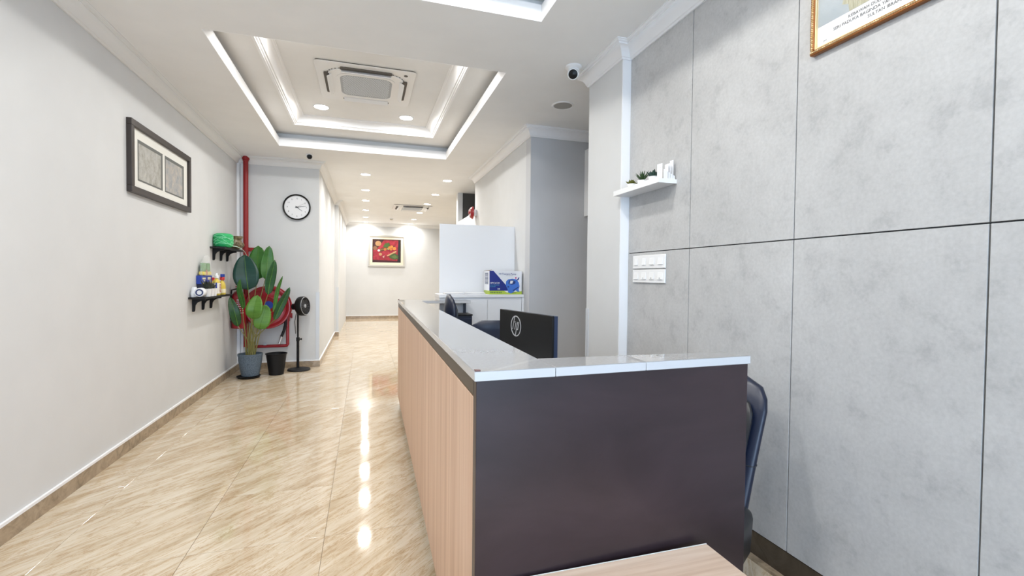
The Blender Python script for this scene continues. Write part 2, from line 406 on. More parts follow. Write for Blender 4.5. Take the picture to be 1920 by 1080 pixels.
for i, y in enumerate((7.86, 9.28, 10.55, 12.08, 13.55, 14.72)):
    downlight(.0, y, ZC, OR[i]+' round downlight in the left corridor row', 'downlights along the corridor ceiling', power=LAMP_W*.9, spread=158)
    downlight(1.30, y+.04, ZC, OR[i]+' round downlight in the right corridor row', 'downlights along the corridor ceiling', power=LAMP_W*.9, spread=158)
for x, y, s in ((-.47, 5.66, 'left of the air conditioner in the ceiling tray'), (.45, 5.72, 'right of the air conditioner in the ceiling tray'), (-.46, 4.04, 'front left, hidden in the ceiling tray'), (.46, 4.04, 'front right, hidden in the ceiling tray')):
    downlight(x, y, ZI, 'bright round downlight ' + s, 'downlights in the ceiling trays')
for x, y, s in ((-.52, 2.05, 'far left'), (.58, 2.05, 'far right'), (-.52, .75, 'near left'), (.58, .75, 'near right')):
    downlight(x, y, ZI, 'round downlight in the front ceiling tray, ' + s, 'downlights in the ceiling trays')

# ================================================================== OBJECTS
# ------------------------------------------------------------------ reception counter
def xl(y): return .265 + (y-1.167)*.0134
CT = 1.06; CB = 1.034
ct = thing('reception_counter', 'L-shaped reception counter with pale quartz top, oak side and dark brown front', 'counter', (.28, 1.18, 0))
def skew(b, y0, y1, d0, d1, z0, z1):     # box whose left/right sides follow the slightly turned long wing
    return b.hexa([(xl(y0)+d0, y0, z0), (xl(y0)+d1, y0, z0), (xl(y1)+d1, y1, z0), (xl(y1)+d0, y1, z0), (xl(y0)+d0, y0, z1), (xl(y0)+d1, y0, z1), (xl(y1)+d1, y1, z1), (xl(y1)+d0, y1, z1)])
skew(MB(), 1.210, 4.95, .022, .19, 0, CB).build('body', TAUPE, ct)
skew(MB(), 1.2135, 4.96, .006, .022, .075, .985).build('wood_panel', OAK, ct, bevel=.001, seg=1)
skew(MB(), 1.2135, 4.96, .006, .022, .990, CB).build('top_band', TAUPE, ct)
b = MB(); b.hexa([(.272, 1.178, 0), (1.158, 1.206, 0), (1.158, 1.231, 0), (.272, 1.212, 0), (.272, 1.178, CB), (1.158, 1.206, CB), (1.158, 1.231, CB), (.272, 1.212, CB)])
b.build('front_panel', BROWN, ct, bevel=.001, seg=1)
MB().box(.45, 1.05, 1.232, 1.27, 0, CB).build('front_body', WHITEL, ct)
skew(MB(), 1.30, 4.95, .191, .205, .10, CB).build('inner_lining', WHITEL, ct)
# quartz pieces (separate slabs with seams)
def slab(pts):
    o = MB().prism(pts, T(0, 0, CB), CT-CB).build('quartz_slab', QUARTZ, ct, bevel=.0015, seg=1)
    o.data.materials.append(QEDGE)
    for p in o.data.polygons:
        if abs(p.normal.z) < .5: p.material_index = 1
slab([(xl(1.167), 1.167), (.4885, 1.174), (.4885, 1.316), (xl(4.97)+.215, 4.70), (xl(4.97)+.212, 4.97), (xl(4.97), 4.97)])
slab([(.4900, 1.174), (.7760, 1.187), (.7760, 1.306), (.4900, 1.316)])
slab([(.7775, 1.187), (1.167, 1.204), (1.130, 1.290), (.7775, 1.306)])
slab([(xl(4.97)+.2165, 4.70), (1.02, 4.70), (1.02, 4.97), (xl(4.97)+.2135, 4.97)])
MB().box(.993, 1.019, 4.93, 4.958, 0, CB).build('end_post', NAVY, ct)
for px, py, a in ((xl(1.167), 1.167, 0), (xl(4.97), 4.97, -PI/2)):
    bb = MB(); m = T(px, py, 0) @ Matrix.Rotation(a, 4, 'Z')
    bb.prism([(.002, .002), (.016, .002), (.016, .008), (.008, .016), (.002, .016)], m @ T(0, 0, CT), .004)
    bb.build('corner_protector', mat('smoked_plastic', (.16, .07, .06), .25), ct, bevel=.001)
# work desk behind the counter
dk = thing('work_desk', 'low white work desk behind the reception counter', 'desk', (.8, 2.5, 0))
MB().box(.51, 1.08, 2.0, 3.02, .725, .75).build('desk_top', WHITEL, dk, bevel=.002)
for y in (2.04, 2.98): MB().box(.56, 1.05, y-.012, y+.012, 0, .725).build('side_panel', WHITEL, dk)
# ------------------------------------------------------------------ monitor
import math as _m
mt = thing('computer_monitor', 'black computer monitor seen from behind with a round silver emblem', 'monitor', (.877, 2.60, .75), math.atan2(.118, -.6)*0)
ax = Vector((-.118, .6, 0)).normalized(); nb = Vector((-ax.y, ax.x, 0))     # along width (near->far), nb points to the back side
c0 = Vector((.936, 2.30, 0))
F = Matrix.Identity(4)
for i in range(3): F[i][0] = ax[i]; F[i][1] = nb[i]; F[i][3] = c0[i]
MB().box(0, .612, -.012, 0, .765, 1.099, F).build('housing', BLACK, mt, bevel=.004)
MB().box(.001, .611, -.034, -.0121, .767, 1.097, F).build('bezel', mat('navy_plastic', (.02, .035, .085), .4), mt)
MB().box(.012, .600, -.0352, -.0341, .785, 1.088, F).build('screen', mat('dark_screen', (.02, .025, .03), .1), mt)
st = MB(); st.box(.27, .34, .0, .02, .752, .80, F); st.build('stand', BLACK, mt, bevel=.004)
MB().box(.19, .42, -.10, .09, .7505, .762, F).build('foot', BLACK, mt, bevel=.004)
SILV = mat('silver_emblem', (.75, .75, .76), .3, .6)
EM = frame_m(c0 + ax*.395 + nb*.0005 + Vector((0, 0, 1.01)), -ax, (0, 0, 1))
lg = MB(); R = .062
for k in range(36):
    a0, a1 = 2*PI*k/36, 2*PI*(k+1)/36
    lg.prism([(R*.9*math.cos(a0), R*.9*math.sin(a0)), (R*math.cos(a0), R*math.sin(a0)), (R*math.cos(a1), R*math.sin(a1)), (R*.9*math.cos(a1), R*.9*math.sin(a1))], EM, .0015)
def bar(x0, y0, x1, y1, w=.006): 
    lg.prism([(x0-w/2, y0), (x0+w/2, y0), (x1+w/2, y1), (x1-w/2, y1)], EM, .0015)
bar(-.040, -.022, -.014, .056); bar(-.014, -.022, .000, .020); bar(-.027, .020, -.001, .026, .01); bar(-.006, -.056, .022, .026); bar(.022, -.022, .036, .022); bar(.018, .020, .036, .026, .01); bar(.006, -.022, .023, -.017, .01)
lg.build('emblem', SILV, mt)

# ------------------------------------------------------------------ office chairs (local: sitter faces -Y)
def pad(m, W, H, t, lean, curve, R, z0, y0, sect=14, exp=3.2, tp=0):
    b = MB(); secs = []
    for i in range(sect+1):
        s = i/sect; e = 1
        lo, hi = R*.55/H, 1-R/H
        if s > hi: q = min(1, (s-hi)/(1-hi)); e = math.sqrt(max(0.003, 1-q*q)); hw = W/2-R+R*e
        elif s < lo: q = min(1, (lo-s)/lo); e = math.sqrt(max(.003, 1-q*q)); hw = W/2-R*.55+R*.55*e
        else: hw = W/2
        hw *= 1-tp*(1-s)
        ht = t/2*(.35+.65*e) * (1-.25*s)
        ring = []
        for k in range(28):
            a = 2*PI*k/28; c, sn = math.cos(a), math.sin(a)
            x = hw*math.copysign(abs(c)**(2/exp), c); y = ht*math.copysign(abs(sn)**(2/exp), sn)
            wrap = -.10*(x/(W/2))**2*.5
            ring.append(m @ Vector((x, y0 + y + lean*s*H + curve*math.sin(PI*s)*H + wrap, z0+s*H)))
        secs.append(ring)
    loft(secs, b); return b
def office_chair(loc, rz, label, W=.50, zb=.50, zt_=1.0, seat=.46, lean=.18, arms=True, side=NAVY, tp=0, ks=1, kb=.29, rt=.14, st=.10):
    t = thing('office_chair', label, 'chair', loc, rz, 'black office chairs behind the reception counter'); m = LM(t)
    # seat
    b = MB(); secs = []
    for z, k in ((seat-st, .90), (seat-st+.015, .97), (seat-.03, 1.0), (seat-.012, .98), (seat, .90)):
        secs.append([m @ Vector((x*k*ks, y*k*ks-.01, z)) for x, y in rrect(.50, .49, .09, 6)])
    loft(secs, b); b.build('seat', BLEATH, t, smooth=50)
    pad(m, W, zt_-zb, .095, lean, -.03, rt, zb, .215, tp=tp).build('backrest', side, t, smooth=60)
    pad(m, W*.80, (zt_-zb)*.80, .06, lean, -.03, .10, zb+(zt_-zb)*.09, .180, tp=tp).build('back_cushion', BLEATH, t, smooth=60)
    # stitched seam across the bolsters
    zs_ = zb+(zt_-zb)*.44; s = .44; H = zt_-zb; pth = []
    for k in range(28):
        a = 2*PI*k/28; c, sn = math.cos(a), math.sin(a); hw = W/2*(1-tp*.56)+.0005; ht = .095/2*(1-.25*s)+.0005
        x = hw*math.copysign(abs(c)**(2/3.2), c); y = ht*math.copysign(abs(sn)**(2/3.2), sn)
        pth.append(m @ Vector((x, .215+y+lean*s*H-.03*math.sin(PI*s)*H-.05*(x/(W/2))**2, zs_)))
    MB().tube(pth, .0022, 6, closed=True).build('seam', BLEATH, t, smooth=60)
    MB().box(-.04, .04, .10, .235, seat-.13, seat-.105, m).build('back_bracket_base', BLACK, t)
    b = MB(); b.tube([m @ Vector(p) for p in ((0, .12, seat-.115), (0, .24, seat-.105), (0, .285, seat-.05), (0, .30, zb+.12))], .022, 8); b.build('back_bracket', BLACK, t, smooth=50)
    if arms:
        for sx in (-1, 1):
            p = [(.23*sx, -.10, seat-.08), (.285*sx, -.11, seat+.0), (.29*sx, -.12, seat+.17), (.29*sx, -.05, seat+.2), (.29*sx, .12, seat+.2), (.285*sx, .17, seat+.14), (.24*sx, .12, seat-.08)]
            MB().tube([m @ Vector(q) for q in p], .014, 8).build('armrest', BLACK, t, smooth=60)
    b = MB(); b.cyl(m @ Vector((0, 0, .10)), m @ Vector((0, 0, seat-.13)), .025, .022); b.cyl(m @ Vector((0, 0, seat-.15)), m @ Vector((0, 0, seat-.10)), .09, .11, 20); b.build('gas_column', BLACK, t, smooth=40)
    for k in range(5):
        a = 2*PI*k/5+.3; d = Vector((math.cos(a), math.sin(a), 0))
        lg_ = MB(); lg_.cyl(m @ Vector((0, 0, .105)), m @ (d*kb+Vector((0, 0, .075))), .026, .015, 10)
        leg = lg_.build('base_leg', BLACK, t, smooth=40)
        cpos = d*kb; per = Vector((-d.y, d.x, 0)); cs = MB()
        for q in (-1, 1): cs.cyl(m @ (cpos+per*(.008*q)+Vector((0, 0, .028))), m @ (cpos+per*(.024*q)+Vector((0, 0, .028))), .028, n=14)
        cs.cyl(m @ (cpos+Vector((0, 0, .028))), m @ (cpos+Vector((0, 0, .08))), .008, n=8)
        cs.build('caster', BLACK, leg, smooth=40)
    return t
office_chair((1.20, 1.545, 0), -1.0, 'black leather office chair at the right end of the counter, by the grey panels', W=.46, zb=.28, zt_=.893, seat=.41, lean=.30, arms=False, tp=.3, ks=.84, kb=.22, st=.17)
office_chair((.985, 3.55, 0), PI, 'black office chair with rounded back standing behind the monitor', W=.52, zb=.52, zt_=.985, lean=.03, arms=False, rt=.085)
office_chair((.855, 4.12, 0), PI/2-.155, 'tall black leather office chair at the far end of the counter', W=.40, zb=.56, zt_=1.145, lean=-.10, arms=False, kb=.24, ks=.9)
# dark blue pedestal below the far wing
pd = thing('storage_pedestal', 'dark blue boxy pedestal between the far chair and the white cabinet', 'cabinet', (.89, 4.58, 0))
MB().box(.77, .985, 4.47, 4.69, .02, .925).build('body', NAVY, pd, bevel=.006)
MB().box(.765, .99, 4.465, 4.69, .926, .94).build('top', BLACK, pd, bevel=.003)
for z0, z1 in ((.04, .32), (.33, .61), (.62, .90)): MB().box(.78, .975, 4.455, 4.469, z0, z1).build('drawer', NAVY, pd, bevel=.003)

# ------------------------------------------------------------------ wood bench in front
bn = thing('coffee_table', 'pale oak low table pushed against the dark counter front', 'table', (.60, .92, 0))
MB().box(.10, .986, .66, 1.172, .475, .503).build('table_top', BENCHW, bn, bevel=.0015, seg=1)
MB().box(.10, .986, 1.1722, 1.1745, .475, .5035).build('edge_strip', WHITE, bn)
for x in (.13, .92): MB().box(x, x+.04, .70, 1.15, 0, .475).build('side_panel', BENCHW, bn)
MB().box(.17, .92, .90, .92, .1, .40).build('stretcher', BENCHW, bn)

# ------------------------------------------------------------------ cabinet, partition, pump box, papers
cbn = thing('low_cabinet', 'white low cabinet with flat doors against the partition', 'cabinet', (1.2, 5.15, 0))
MB().box(.745, 1.655, 4.99, 5.31, .08, 1.078).build('body', WHITEL, cbn)
MB().box(.74, 1.676, 4.965, 5.315, 1.080, 1.112).build('top', WHITEL, cbn, bevel=.001)
for x0, x1 in ((.748, 1.005), (1.009, 1.262), (1.266, 1.650)): MB().box(x0, x1, 4.972, 4.989, .09, 1.055).build('door', WHITEL, cbn, bevel=.001)
MB().box(.76, 1.65, 5.01, 5.30, 0, .08).build('plinth', GREY, cbn)
MB().box(1.656, 1.678, 4.972, 5.31, 0, 1.078).build('filler', WHITEL, cbn)
pt = thing('partition_board', 'tall white partition board standing behind the low cabinet', 'partition', (1.24, 5.345, 0))
MB().box(.80, 1.678, 5.330, 5.355, 0, 1.893).build('board', WHITEL, pt)
MB().box(.796, .7995, 5.328, 5.357, 0, 1.895).build('edge_band', TRIM, pt)
for i, (x, y, a) in enumerate(((.92, 5.10, .05), (1.155, 5.12, -.1))):
    b = MB()
    for k in range(6):
        mm = T(x, y, 1.1125+k*.0028) @ Matrix.Rotation(a+.05*math.sin(k*2.1), 4, 'Z'); b.box(-.105, .105, -.0745, .0745, 0, .0022, mm)
    o = b.build('paper_stack', PAPER); tag(o, ('left', 'right')[i]+' stack of white papers on the cabinet beside the blue pump box', 'papers', 'papers on the low cabinet')
# pump box
BX0, BX1, BY0, BY1, BZ0, BZ1 = 1.290, 1.662, 5.00, 5.245, 1.1125, 1.369
pb = thing('pump_box', 'blue and white cardboard box printed with a blue pressure pump', 'box', (1.476, 5.12, BZ0))
CARD = mat('box_white_print', (.80, .81, .84), .4); BBLUE = mat('box_navy_print', (.008, .02, .22), .4); BGRN = mat('box_green_print', (.42, .55, .06), .4); PBLUE = mat('pump_blue_print', (.05, .17, .60), .4); PDB = mat('pump_dark_print', (.015, .04, .2), .4); KRAFT = mat('brown_card', (.25, .15, .08), .8)
CYAN = mat('print_cyan', (.05, .35, .55), .4); PINK = mat('print_pink', (.55, .08, .25), .4)
MB().box(BX0, BX1, BY0, BY1, BZ0, BZ1).build('carton', CARD, pb, bevel=.0015, seg=1)
FM = frame_m((BX0, BY0-.0005, BZ0), (1, 0, 0), (0, 0, 1)); Wd, Hd = BX1-BX0, BZ1-BZ0
def pr(pts, mt_, nm='print', lift=0.0, m=FM): 
    return MB().prism(pts, m @ T(0, 0, lift), .0003).build(nm, mt_, pb)
pr([(0, .04), (0, Hd), (.045, Hd), (.185, .105), (.255, .04)], BBLUE)
pr([(0, 0), (Wd, 0), (Wd, .035), (.20, .02), (.165, .04), (0, .04)], BGRN, lift=.0004)
pump = [(.185, .10), (.19, .145), (.215, .165), (.26, .172), (.31, .165), (.335, .13), (.345, .09), (.335, .05), (.345, .03), (.325, .028), (.30, .045), (.27, .02), (.245, .008), (.215, .02), (.205, .06)]
pr(pump, PBLUE, lift=.0008); pr([(.215, .118), (.222, .155), (.265, .158), (.300, .140), (.29, .115), (.255, .105)], PDB, lift=.0012); pr([(.232, .118), (.238, .150), (.272, .150), (.260, .118)], CARD, lift=.0016)
pr([(.265, .045), (.33, .085), (.335, .075), (.272, .035)], PDB, lift=.0012); pr([(.205, .075), (.205, .09), (.225, .09), (.225, .075)], PDB, lift=.0012)
pr([(.293, .172), (.293, .19), (.31, .192), (.305, .172)], PINK, lift=.0012)
pr([(.31, .155), (.335, .19), (.342, .185), (.33, .155)], PDB, lift=.0012)
for x0, x1, c in ((.107, .117, CYAN), (.119, .125, BBLUE), (.127, .135, BBLUE)): pr([(x0, .215), (x0, .235), (x1, .225)], c, lift=.0006)
TM = lambda x, y: FM @ T(x, y, .0016)
text('Tsunami Pump', .026, BBLUE, pb, TM(.142, .216), 'brand_lettering', sx=1.05)
text('high pressure pump', .010, GREY, pb, TM(.19, .203), 'lettering')
text('HPC6120', .029, CARD, pb, TM(.006, .114), 'lettering', sx=.95)
text('HIGH PRESSURE', .015, CYAN, pb, TM(.006, .096), 'lettering'); text('CLEANER', .015, CYAN, pb, TM(.006, .080), 'lettering')
text('100', .028, CARD, pb, TM(.088, .050), 'lettering', sx=.8)
text('1300W', .018, PRINTK, pb, TM(.255, .010), 'lettering')
for k in range(7): pr([(.012+k*.019, .012), (.025+k*.019, .012), (.025+k*.019, .028), (.012+k*.019, .028)], mat('print_icon_green', (.12, .22, .03), .5), lift=.0008)
SMM = frame_m((BX0-.0005, BY1, BZ0), (0, -1, 0), (0, 0, 1))
pr([(0, 0), (.245, 0), (.245, .04), (0, .04)], BGRN, m=SMM); pr([(.05, .11), (.19, .11), (.19, .235), (.05, .235)], mat('print_slate', (.10, .12, .2), .5), m=SMM)
for k in range(8): pr([(.06, .12+k*.014), (.18, .12+k*.014), (.18, .125+k*.014), (.06, .125+k*.014)], CARD, m=SMM, lift=.0004)
MB().add([(BX0, BY0, BZ1), (BX0, BY1, BZ1), (BX0+.05, BY1, BZ1+.006), (BX0+.03, BY0+.02, BZ1+.012)], [(0, 1, 2, 3)]).build('flap', KRAFT, pb, solid=.003)

# ------------------------------------------------------------------ white panel on the recess wall
wc = thing('wall_panel_box', 'white wall-mounted box high on the recess wall', 'box', (2.42, 4.75, 2.0))
MB().box(2.31, 2.62, 4.70, 4.799, 1.98, 2.71).build('housing', WHITE, wc, bevel=.004)
MB().box(2.325, 2.605, 4.692, 4.70, 2.0, 2.69).build('door', WHITE, wc, bevel=.002)
# ------------------------------------------------------------------ alarm bell
al = thing('alarm_bell', 'red round fire alarm bell on the white side wall', 'alarm bell', (XR, 7.42, 2.32))
mb = frame_m((XR, 7.42, 2.32), (0, 1, 0), (0, 0, 1)) @ Matrix.Rotation(PI, 4, 'Y')
MB().box(XR-.05, XR, 7.37, 7.47, 2.27, 2.37).build('back_box', WHITE, al, bevel=.005)
MX = frame_m((XR-.05, 7.42, 2.32), (0, 0, 1), (0, 1, 0))
MB().lathe([(.0, .070), (.018, .070), (.020, .056), (.05, .054), (.080, .040), (.096, .014), (.100, 0), (.09, 0), (0, .02)], 28, MX).build('gong', RED, al, smooth=40)
bb = MB()
for k in range(4): bb.prism(ring_sector(.052, .066, k*PI/2+.4, k*PI/2+1.2, 6), MX @ T(0, 0, .0485), .006)
bb.build('white_marking', WHITE, al)

# ------------------------------------------------------------------ air conditioners
def cassette(x, y, z, W, D, label):
    t = thing('air_conditioner', label, 'air conditioner', (x, y, z), 0, 'ceiling cassette air conditioners'); m = LM(t) @ Matrix.Diagonal((1, 1, -1, 1))
    def P(pts, z0, h, nm, mt_, par=t, **k): return MB().prism(pts, m @ T(0, 0, z0), h).build(nm, mt_, par, **k)
    P(rrect(W*.985, D*.985, .03), 0, .008, 'shadow_gap', DGREY)
    P(rrect(W, D, .035), .008, .008, 'face_panel', WHITE, bevel=.003)
    P(rrect(W*.78, D*.78, .16, 8), .016, .010, 'centre_panel', WHITE, bevel=.004)
    for k, (a, L) in enumerate(((0, W), (PI/2, D), (PI, W), (1.5*PI, D))):
        R_ = Matrix.Rotation(a, 4, 'Z'); off = (D if k % 2 == 0 else W)*.5
        bb = MB(); bb.prism(rrect(L*.52, .048, .018), m @ R_ @ T(0, -off*.80, .0165), .0105); s_ = bb.build('air_slot', DGREY, t)
        bb = MB(); bb.box(-L*.25, L*.25, -.024, .024, -.003, .003, m @ R_ @ T(0, -off*.745, .040) @ Matrix.Rotation(-.55, 4, 'X')); bb.build('louver', WHITE, s_, bevel=.002)
        bb = MB()
        for q in range(7):   # small ribs on the curved corner
            an = PI/2*(q+.5)/7; rr = .165
            cxx, cyy = W*.39-.16, D*.39-.16
            px, py = (cxx+rr*math.cos(an))*(1 if k in (0, 3) else -1), (cyy+rr*math.sin(an))*(1 if k in (0, 1) else -1)
            bb.prism(disc(.006, 8), m @ T(px, py, .0165), .003)
        bb.build('corner_vents', DGREY, t)
    P(rrect(W*.56, D*.58, .10, 8), .0262, .001, 'grille_recess', mat('grille_shadow', (.48, .50, .52), .7))
    gw, gd = W*.50, D*.50; bb = MB(); n = 21
    for i in range(n):
        for j in range(int(n*1.0)):
            px = (i-(n-1)/2)*gw/n + (gw/n/2 if j % 2 else 0); py = (j-(n-1)/2)*gd/n
            if abs(px) > gw/2-.006: continue
            if abs(px) > gw*.44 and abs(py) > gd*.44: continue
            bb.prism([(px+gw/n*.36*math.cos(q), py+gd/n*.36*math.sin(q)) for q in (0, PI/3, 2*PI/3, PI, 4*PI/3, 5*PI/3)], m @ T(0, 0, .0273), .002)
    o = bb.build('intake_grille', mat('grille_grey', (.74, .77, .80), .5), t); o['kind'] = 'stuff'
    fr = MB()
    outer = rrect(W*.60, D*.62, .11, 8); inner = rrect(W*.54, D*.55, .09, 8)
    n = len(outer); vs = [m @ Vector((a_, b_, .0262)) for a_, b_ in outer]+[m @ Vector((a_, b_, .0262)) for a_, b_ in inner]+[m @ Vector((a_, b_, .031)) for a_, b_ in outer]+[m @ Vector((a_, b_, .031)) for a_, b_ in inner]
    fs = []
    for i in range(n):
        j = (i+1) % n; fs += [(2*n+i, 2*n+j, 3*n+j, 3*n+i), (i, j, 2*n+j, 2*n+i), (n+i, n+j, 3*n+j, 3*n+i)]
    fr.add(vs, fs).build('grille_frame', WHITE, t)
    P(disc(.018, 16), .016, .004, 'sensor', DGREY).location = (W*.40, -D*.40, 0)
    return t
cassette(.003, 4.875, ZI, .87, .92, 'square white cassette air conditioner in the ceiling tray')
cassette(1.03, 11.3, ZC, .86, .86, 'white cassette air conditioner far down the corridor ceiling')

# ------------------------------------------------------------------ ceiling cameras, speaker, smoke detector
t = thing('security_camera', 'white turret security camera with black lens near the crown moulding', 'camera', (1.50, 3.33, ZC)); m = T(1.50, 3.33, ZC)
MB().lathe([(.0, 0), (.062, 0), (.062, -.012), (.05, -.022), (.045, -.024)], 28, m).build('base', WHITE, t, smooth=40)
MB().lathe([(.045, -.022), (.046, -.04), (.038, -.062), (.02, -.08), (0, -.086)], 28, m).build('dome', WHITE, t, smooth=50)
d = Vector((-.42, -.80, -.42)).normalized(); mm = T(1.50, 3.33, ZC-.055) @ d.to_track_quat('Z', 'Y').to_matrix().to_4x4()
MB().lathe([(.042, 0), (.044, .03), (.040, .045), (.030, .046)], 24, mm).build('lens_housing', WHITE, t, smooth=40)
MB().lathe([(.034, .040), (.034, .048), (.02, .054), (0, .056)], 24, mm).build('lens', BLACK, t, smooth=50)
t = thing('security_camera', 'tiny black and white camera on the ceiling above the clock', 'camera', (-.715, 6.84, ZC)); m = T(-.715, 6.84, ZC)
MB().lathe([(0, 0), (.045, 0), (.045, -.012), (.035, -.035), (0, -.04)], 24, m).build('base', WHITE, t, smooth=40)
mm = T(-.715, 6.84, ZC-.022) @ Vector((.15, -.9, -.4)).normalized().to_track_quat('Z', 'Y').to_matrix().to_4x4()
MB().lathe([(.034, 0), (.034, .03), (.026, .045), (0, .05)], 20, mm).build('lens', BLACK, t, smooth=50)
t = thing('ceiling_speaker', 'round flush ceiling speaker with grey grille', 'speaker', (1.745, 4.10, ZC)); m = T(1.745, 4.10, ZC)
MB().lathe([(.085, 0), (.085, -.006), (.098, -.008), (.104, 0)], 32, m, caps=False).build('rim', WHITE, t, smooth=40)
MB().prism(disc(.086, 32), T(1.745, 4.10, ZC-.005), .004).build('grille', mat('speaker_mesh', (.36, .35, .33), .7), t)
t = thing('smoke_detector', 'small smoke detector on the far corridor ceiling', 'smoke detector', (.68, 13.62, ZC)); m = T(.68, 13.62, ZC)
MB().lathe([(0, 0), (.055, 0), (.055, -.015), (.04, -.018)], 20, m).build('base', WHITE, t, smooth=40)
MB().lathe([(.035, -.016), (.04, -.035), (.02, -.05), (0, -.052)], 20, m).build('sensor_head', mat('cream_plastic', (.6, .55, .45), .5), t, smooth=40)

# ------------------------------------------------------------------ twin picture on the left wall
FBR = mat('dark_brown_frame', (.035, .026, .022), .4); MATB = mat('cream_mount', (.78, .77, .72), .8)
pc = thing('picture_frame', 'dark brown framed pair of landscape prints on the left wall', 'picture', (XL, 4.745, 2.165))
PX = XL; y0, y1, z0, z1 = 4.13, 5.365, 1.897, 2.433; fw = .048
for a, bq, c, dq in ((y0, y1, z1-fw, z1), (y0, y1, z0, z0+fw)): MB().box(PX, PX+.035, a, bq, c, dq).build('frame_rail', FBR, pc, bevel=.003)
for a, bq in ((y0, y0+fw), (y1-fw, y1)): MB().box(PX, PX+.035, a, bq, z0+fw, z1-fw).build('frame_rail', FBR, pc, bevel=.003)
MB().box(PX, PX+.014, y0+fw, y1-fw, z0+fw, z1-fw).build('mount', MATB, pc)
def landscape(seed, stops):
    m = mat('landscape_print', (.4, .4, .38), .5)
    a = noise(m, coords(m, geo=True, scale=(1, 1, .7)), 16+3*seed, 10, .8, .2); setc(m, ramp(m, a, stops)); return m
PGB = mat('print_grey_border', (.13, .135, .125), .6)
for i, (a, bq) in enumerate(((4.275, 4.735), (4.785, 5.225))):
    MB().box(PX+.014, PX+.0155, a, bq, 2.003, 2.312).build('print_border', PGB, pc)
    MB().box(PX+.0155, PX+.0165, a+.012, bq-.04, 2.015, 2.285).build('print', landscape(i, [(.30, (.16, .16, .15)), (.45, (.36, .345, .30)), (.55, (.44, .44, .42)), (.70, (.58, .55, .44))] if i == 0 else [(.30, (.17, .18, .19)), (.46, (.34, .35, .36)), (.56, (.44, .40, .35)), (.70, (.60, .58, .54))]), pc)

# ------------------------------------------------------------------ black wall shelves on the left
def bracket_shelf(y0, y1, z, ybr, label):
    t = thing('wall_shelf', label, 'shelf', (XL, (y0+y1)/2, z), 0, 'black bracket shelves on the left wall')
    MB().box(XL, XL+.150, y0, y1, z-.02, z).build('board', BLACKM, t, bevel=.002)
    for y in ybr:
        pts = [(0, -.02), (.115, -.02), (.115, -.036), (.075, -.042), (.045, -.058), (.028, -.085), (.024, -.135), (.018, -.15), (0, -.15)]
        MB().prism(pts, frame_m((XL, y+.009, z), (1, 0, 0), (0, 0, 1)), .018).build('bracket', BLACKM, t, bevel=.002, seg=1)
bracket_shelf(5.37, 6.36, 1.070, (5.49, 5.78, 6.05), 'lower black bracket shelf crowded with bottles and small pots')
bracket_shelf(6.05, 6.88, 1.610, (6.16, 6.44, 6.71), 'upper black bracket shelf holding green twine and brown pot')
# green twine spool
GT = mat('green_twine', (.02, .42, .13), .5); GT2 = mat('pale_green_twine', (.25, .72, .42), .5)
sx, sy = -1.565, 6.21; t = thing('twine_spool', 'roll of bright green plastic twine on the upper shelf', 'twine', (sx, sy, 1.61)); zb = 1.612
MB().lathe([(.075, 0), (.093, .012), (.098, .05), (.098, .11), (.092, .145), (.07, .156), (.03, .15)], 28, T(sx, sy, zb)).build('core_roll', GT, t, smooth=50)
for q in range(14):
    tl = .42*math.sin(q*2.4); ph = q*.9; rr = .0965
    pth = []
    for k in range(40):
        a = 2*PI*k/40; zz = .078 + .058*math.sin(a+ph)*(.4+.6*abs(math.sin(q))) + .01*math.sin(3*a)
        r_ = rr+.0035-.012*abs((zz-.078)/.07)**4
        pth.append((sx+r_*math.cos(a), sy+r_*math.sin(a), zb+zz))
    MB().tube(pth, .0032, 5, closed=True).build('strand', GT2 if q % 2 else GT, t, smooth=60)
MB().tube([(sx+.07, sy+.08, zb+.02), (-1.475, 6.40, 1.635), (-1.465, 6.60, 1.618), (-1.465, 6.75, 1.59), (-1.47, 6.9, 1.545)], .004, 6).build('loose_end', mat('pale_twine', (.6, .8, .68), .5), t, smooth=60)
t = thing('clay_pot', 'small brown glazed pot beside the green twine', 'pot', (-1.575, 6.72, 1.61))
BG = mat('brown_glaze', (.14, .105, .05), .35); _x = noise(BG, coords(BG, geo=True), 40, 4); setc(BG, ramp(BG, _x, [(.35, (.07, .05, .022)), (.65, (.27, .215, .12))]))
MB().lathe([(.045, 0), (.075, .02), (.088, .06), (.078, .095), (.07, .11), (.086, .135), (.092, .148), (.082, .150), (.068, .12), (.05, .05), (0, .04)], 28, T(-1.575, 6.72, 1.6105) @ Matrix.Scale(1.12, 4)).build('body', BG, t, smooth=50)
for a in (2.2+PI, 3.6+PI): 
    q = (-1.575+.09*math.cos(a), 6.72+.09*math.sin(a)); MB().lathe([(0, -.035), (.02, -.025), (.028, 0), (.02, .028), (0, .035)], 12, T(q[0], q[1], 1.672)).build('boss', BG, t, smooth=60)
# lower shelf goods (top of board at 1.070)
ZS = 1.0705
t = thing('tissue_roll', 'white wrapped roll with a dark blue printed end on the lower shelf', 'roll', (-1.585, 5.41, ZS))
WR = mat('white_wrap', (.80, .81, .83), .35); DB = mat('dark_blue_print', (.02, .035, .13), .4)
mr = frame_m((-1.565, 5.375, ZS+.047), (1, 0, 0), (0, 0, 1)) @ Matrix.Rotation(PI, 4, 'Y')
MB().lathe([(.018, 0), (.04, .0), (.046, .01), (.046, .075), (.038, .085), (0, .085)], 24, mr).build('roll', WR, t, smooth=40)
MB().prism(ring_sector(.022, .034, 0, 2*PI-.001, 24), mr @ T(0, 0, -.002), .0018).build('printed_ring', DB, t)
bb = MB(); bb.lathe([(.0, 0), (.03, .0), (.034, .04), (.02, .10), (.01, .085)], 9, T(-1.622, 5.425, ZS)); bb.build('loose_wrap', WR, t)
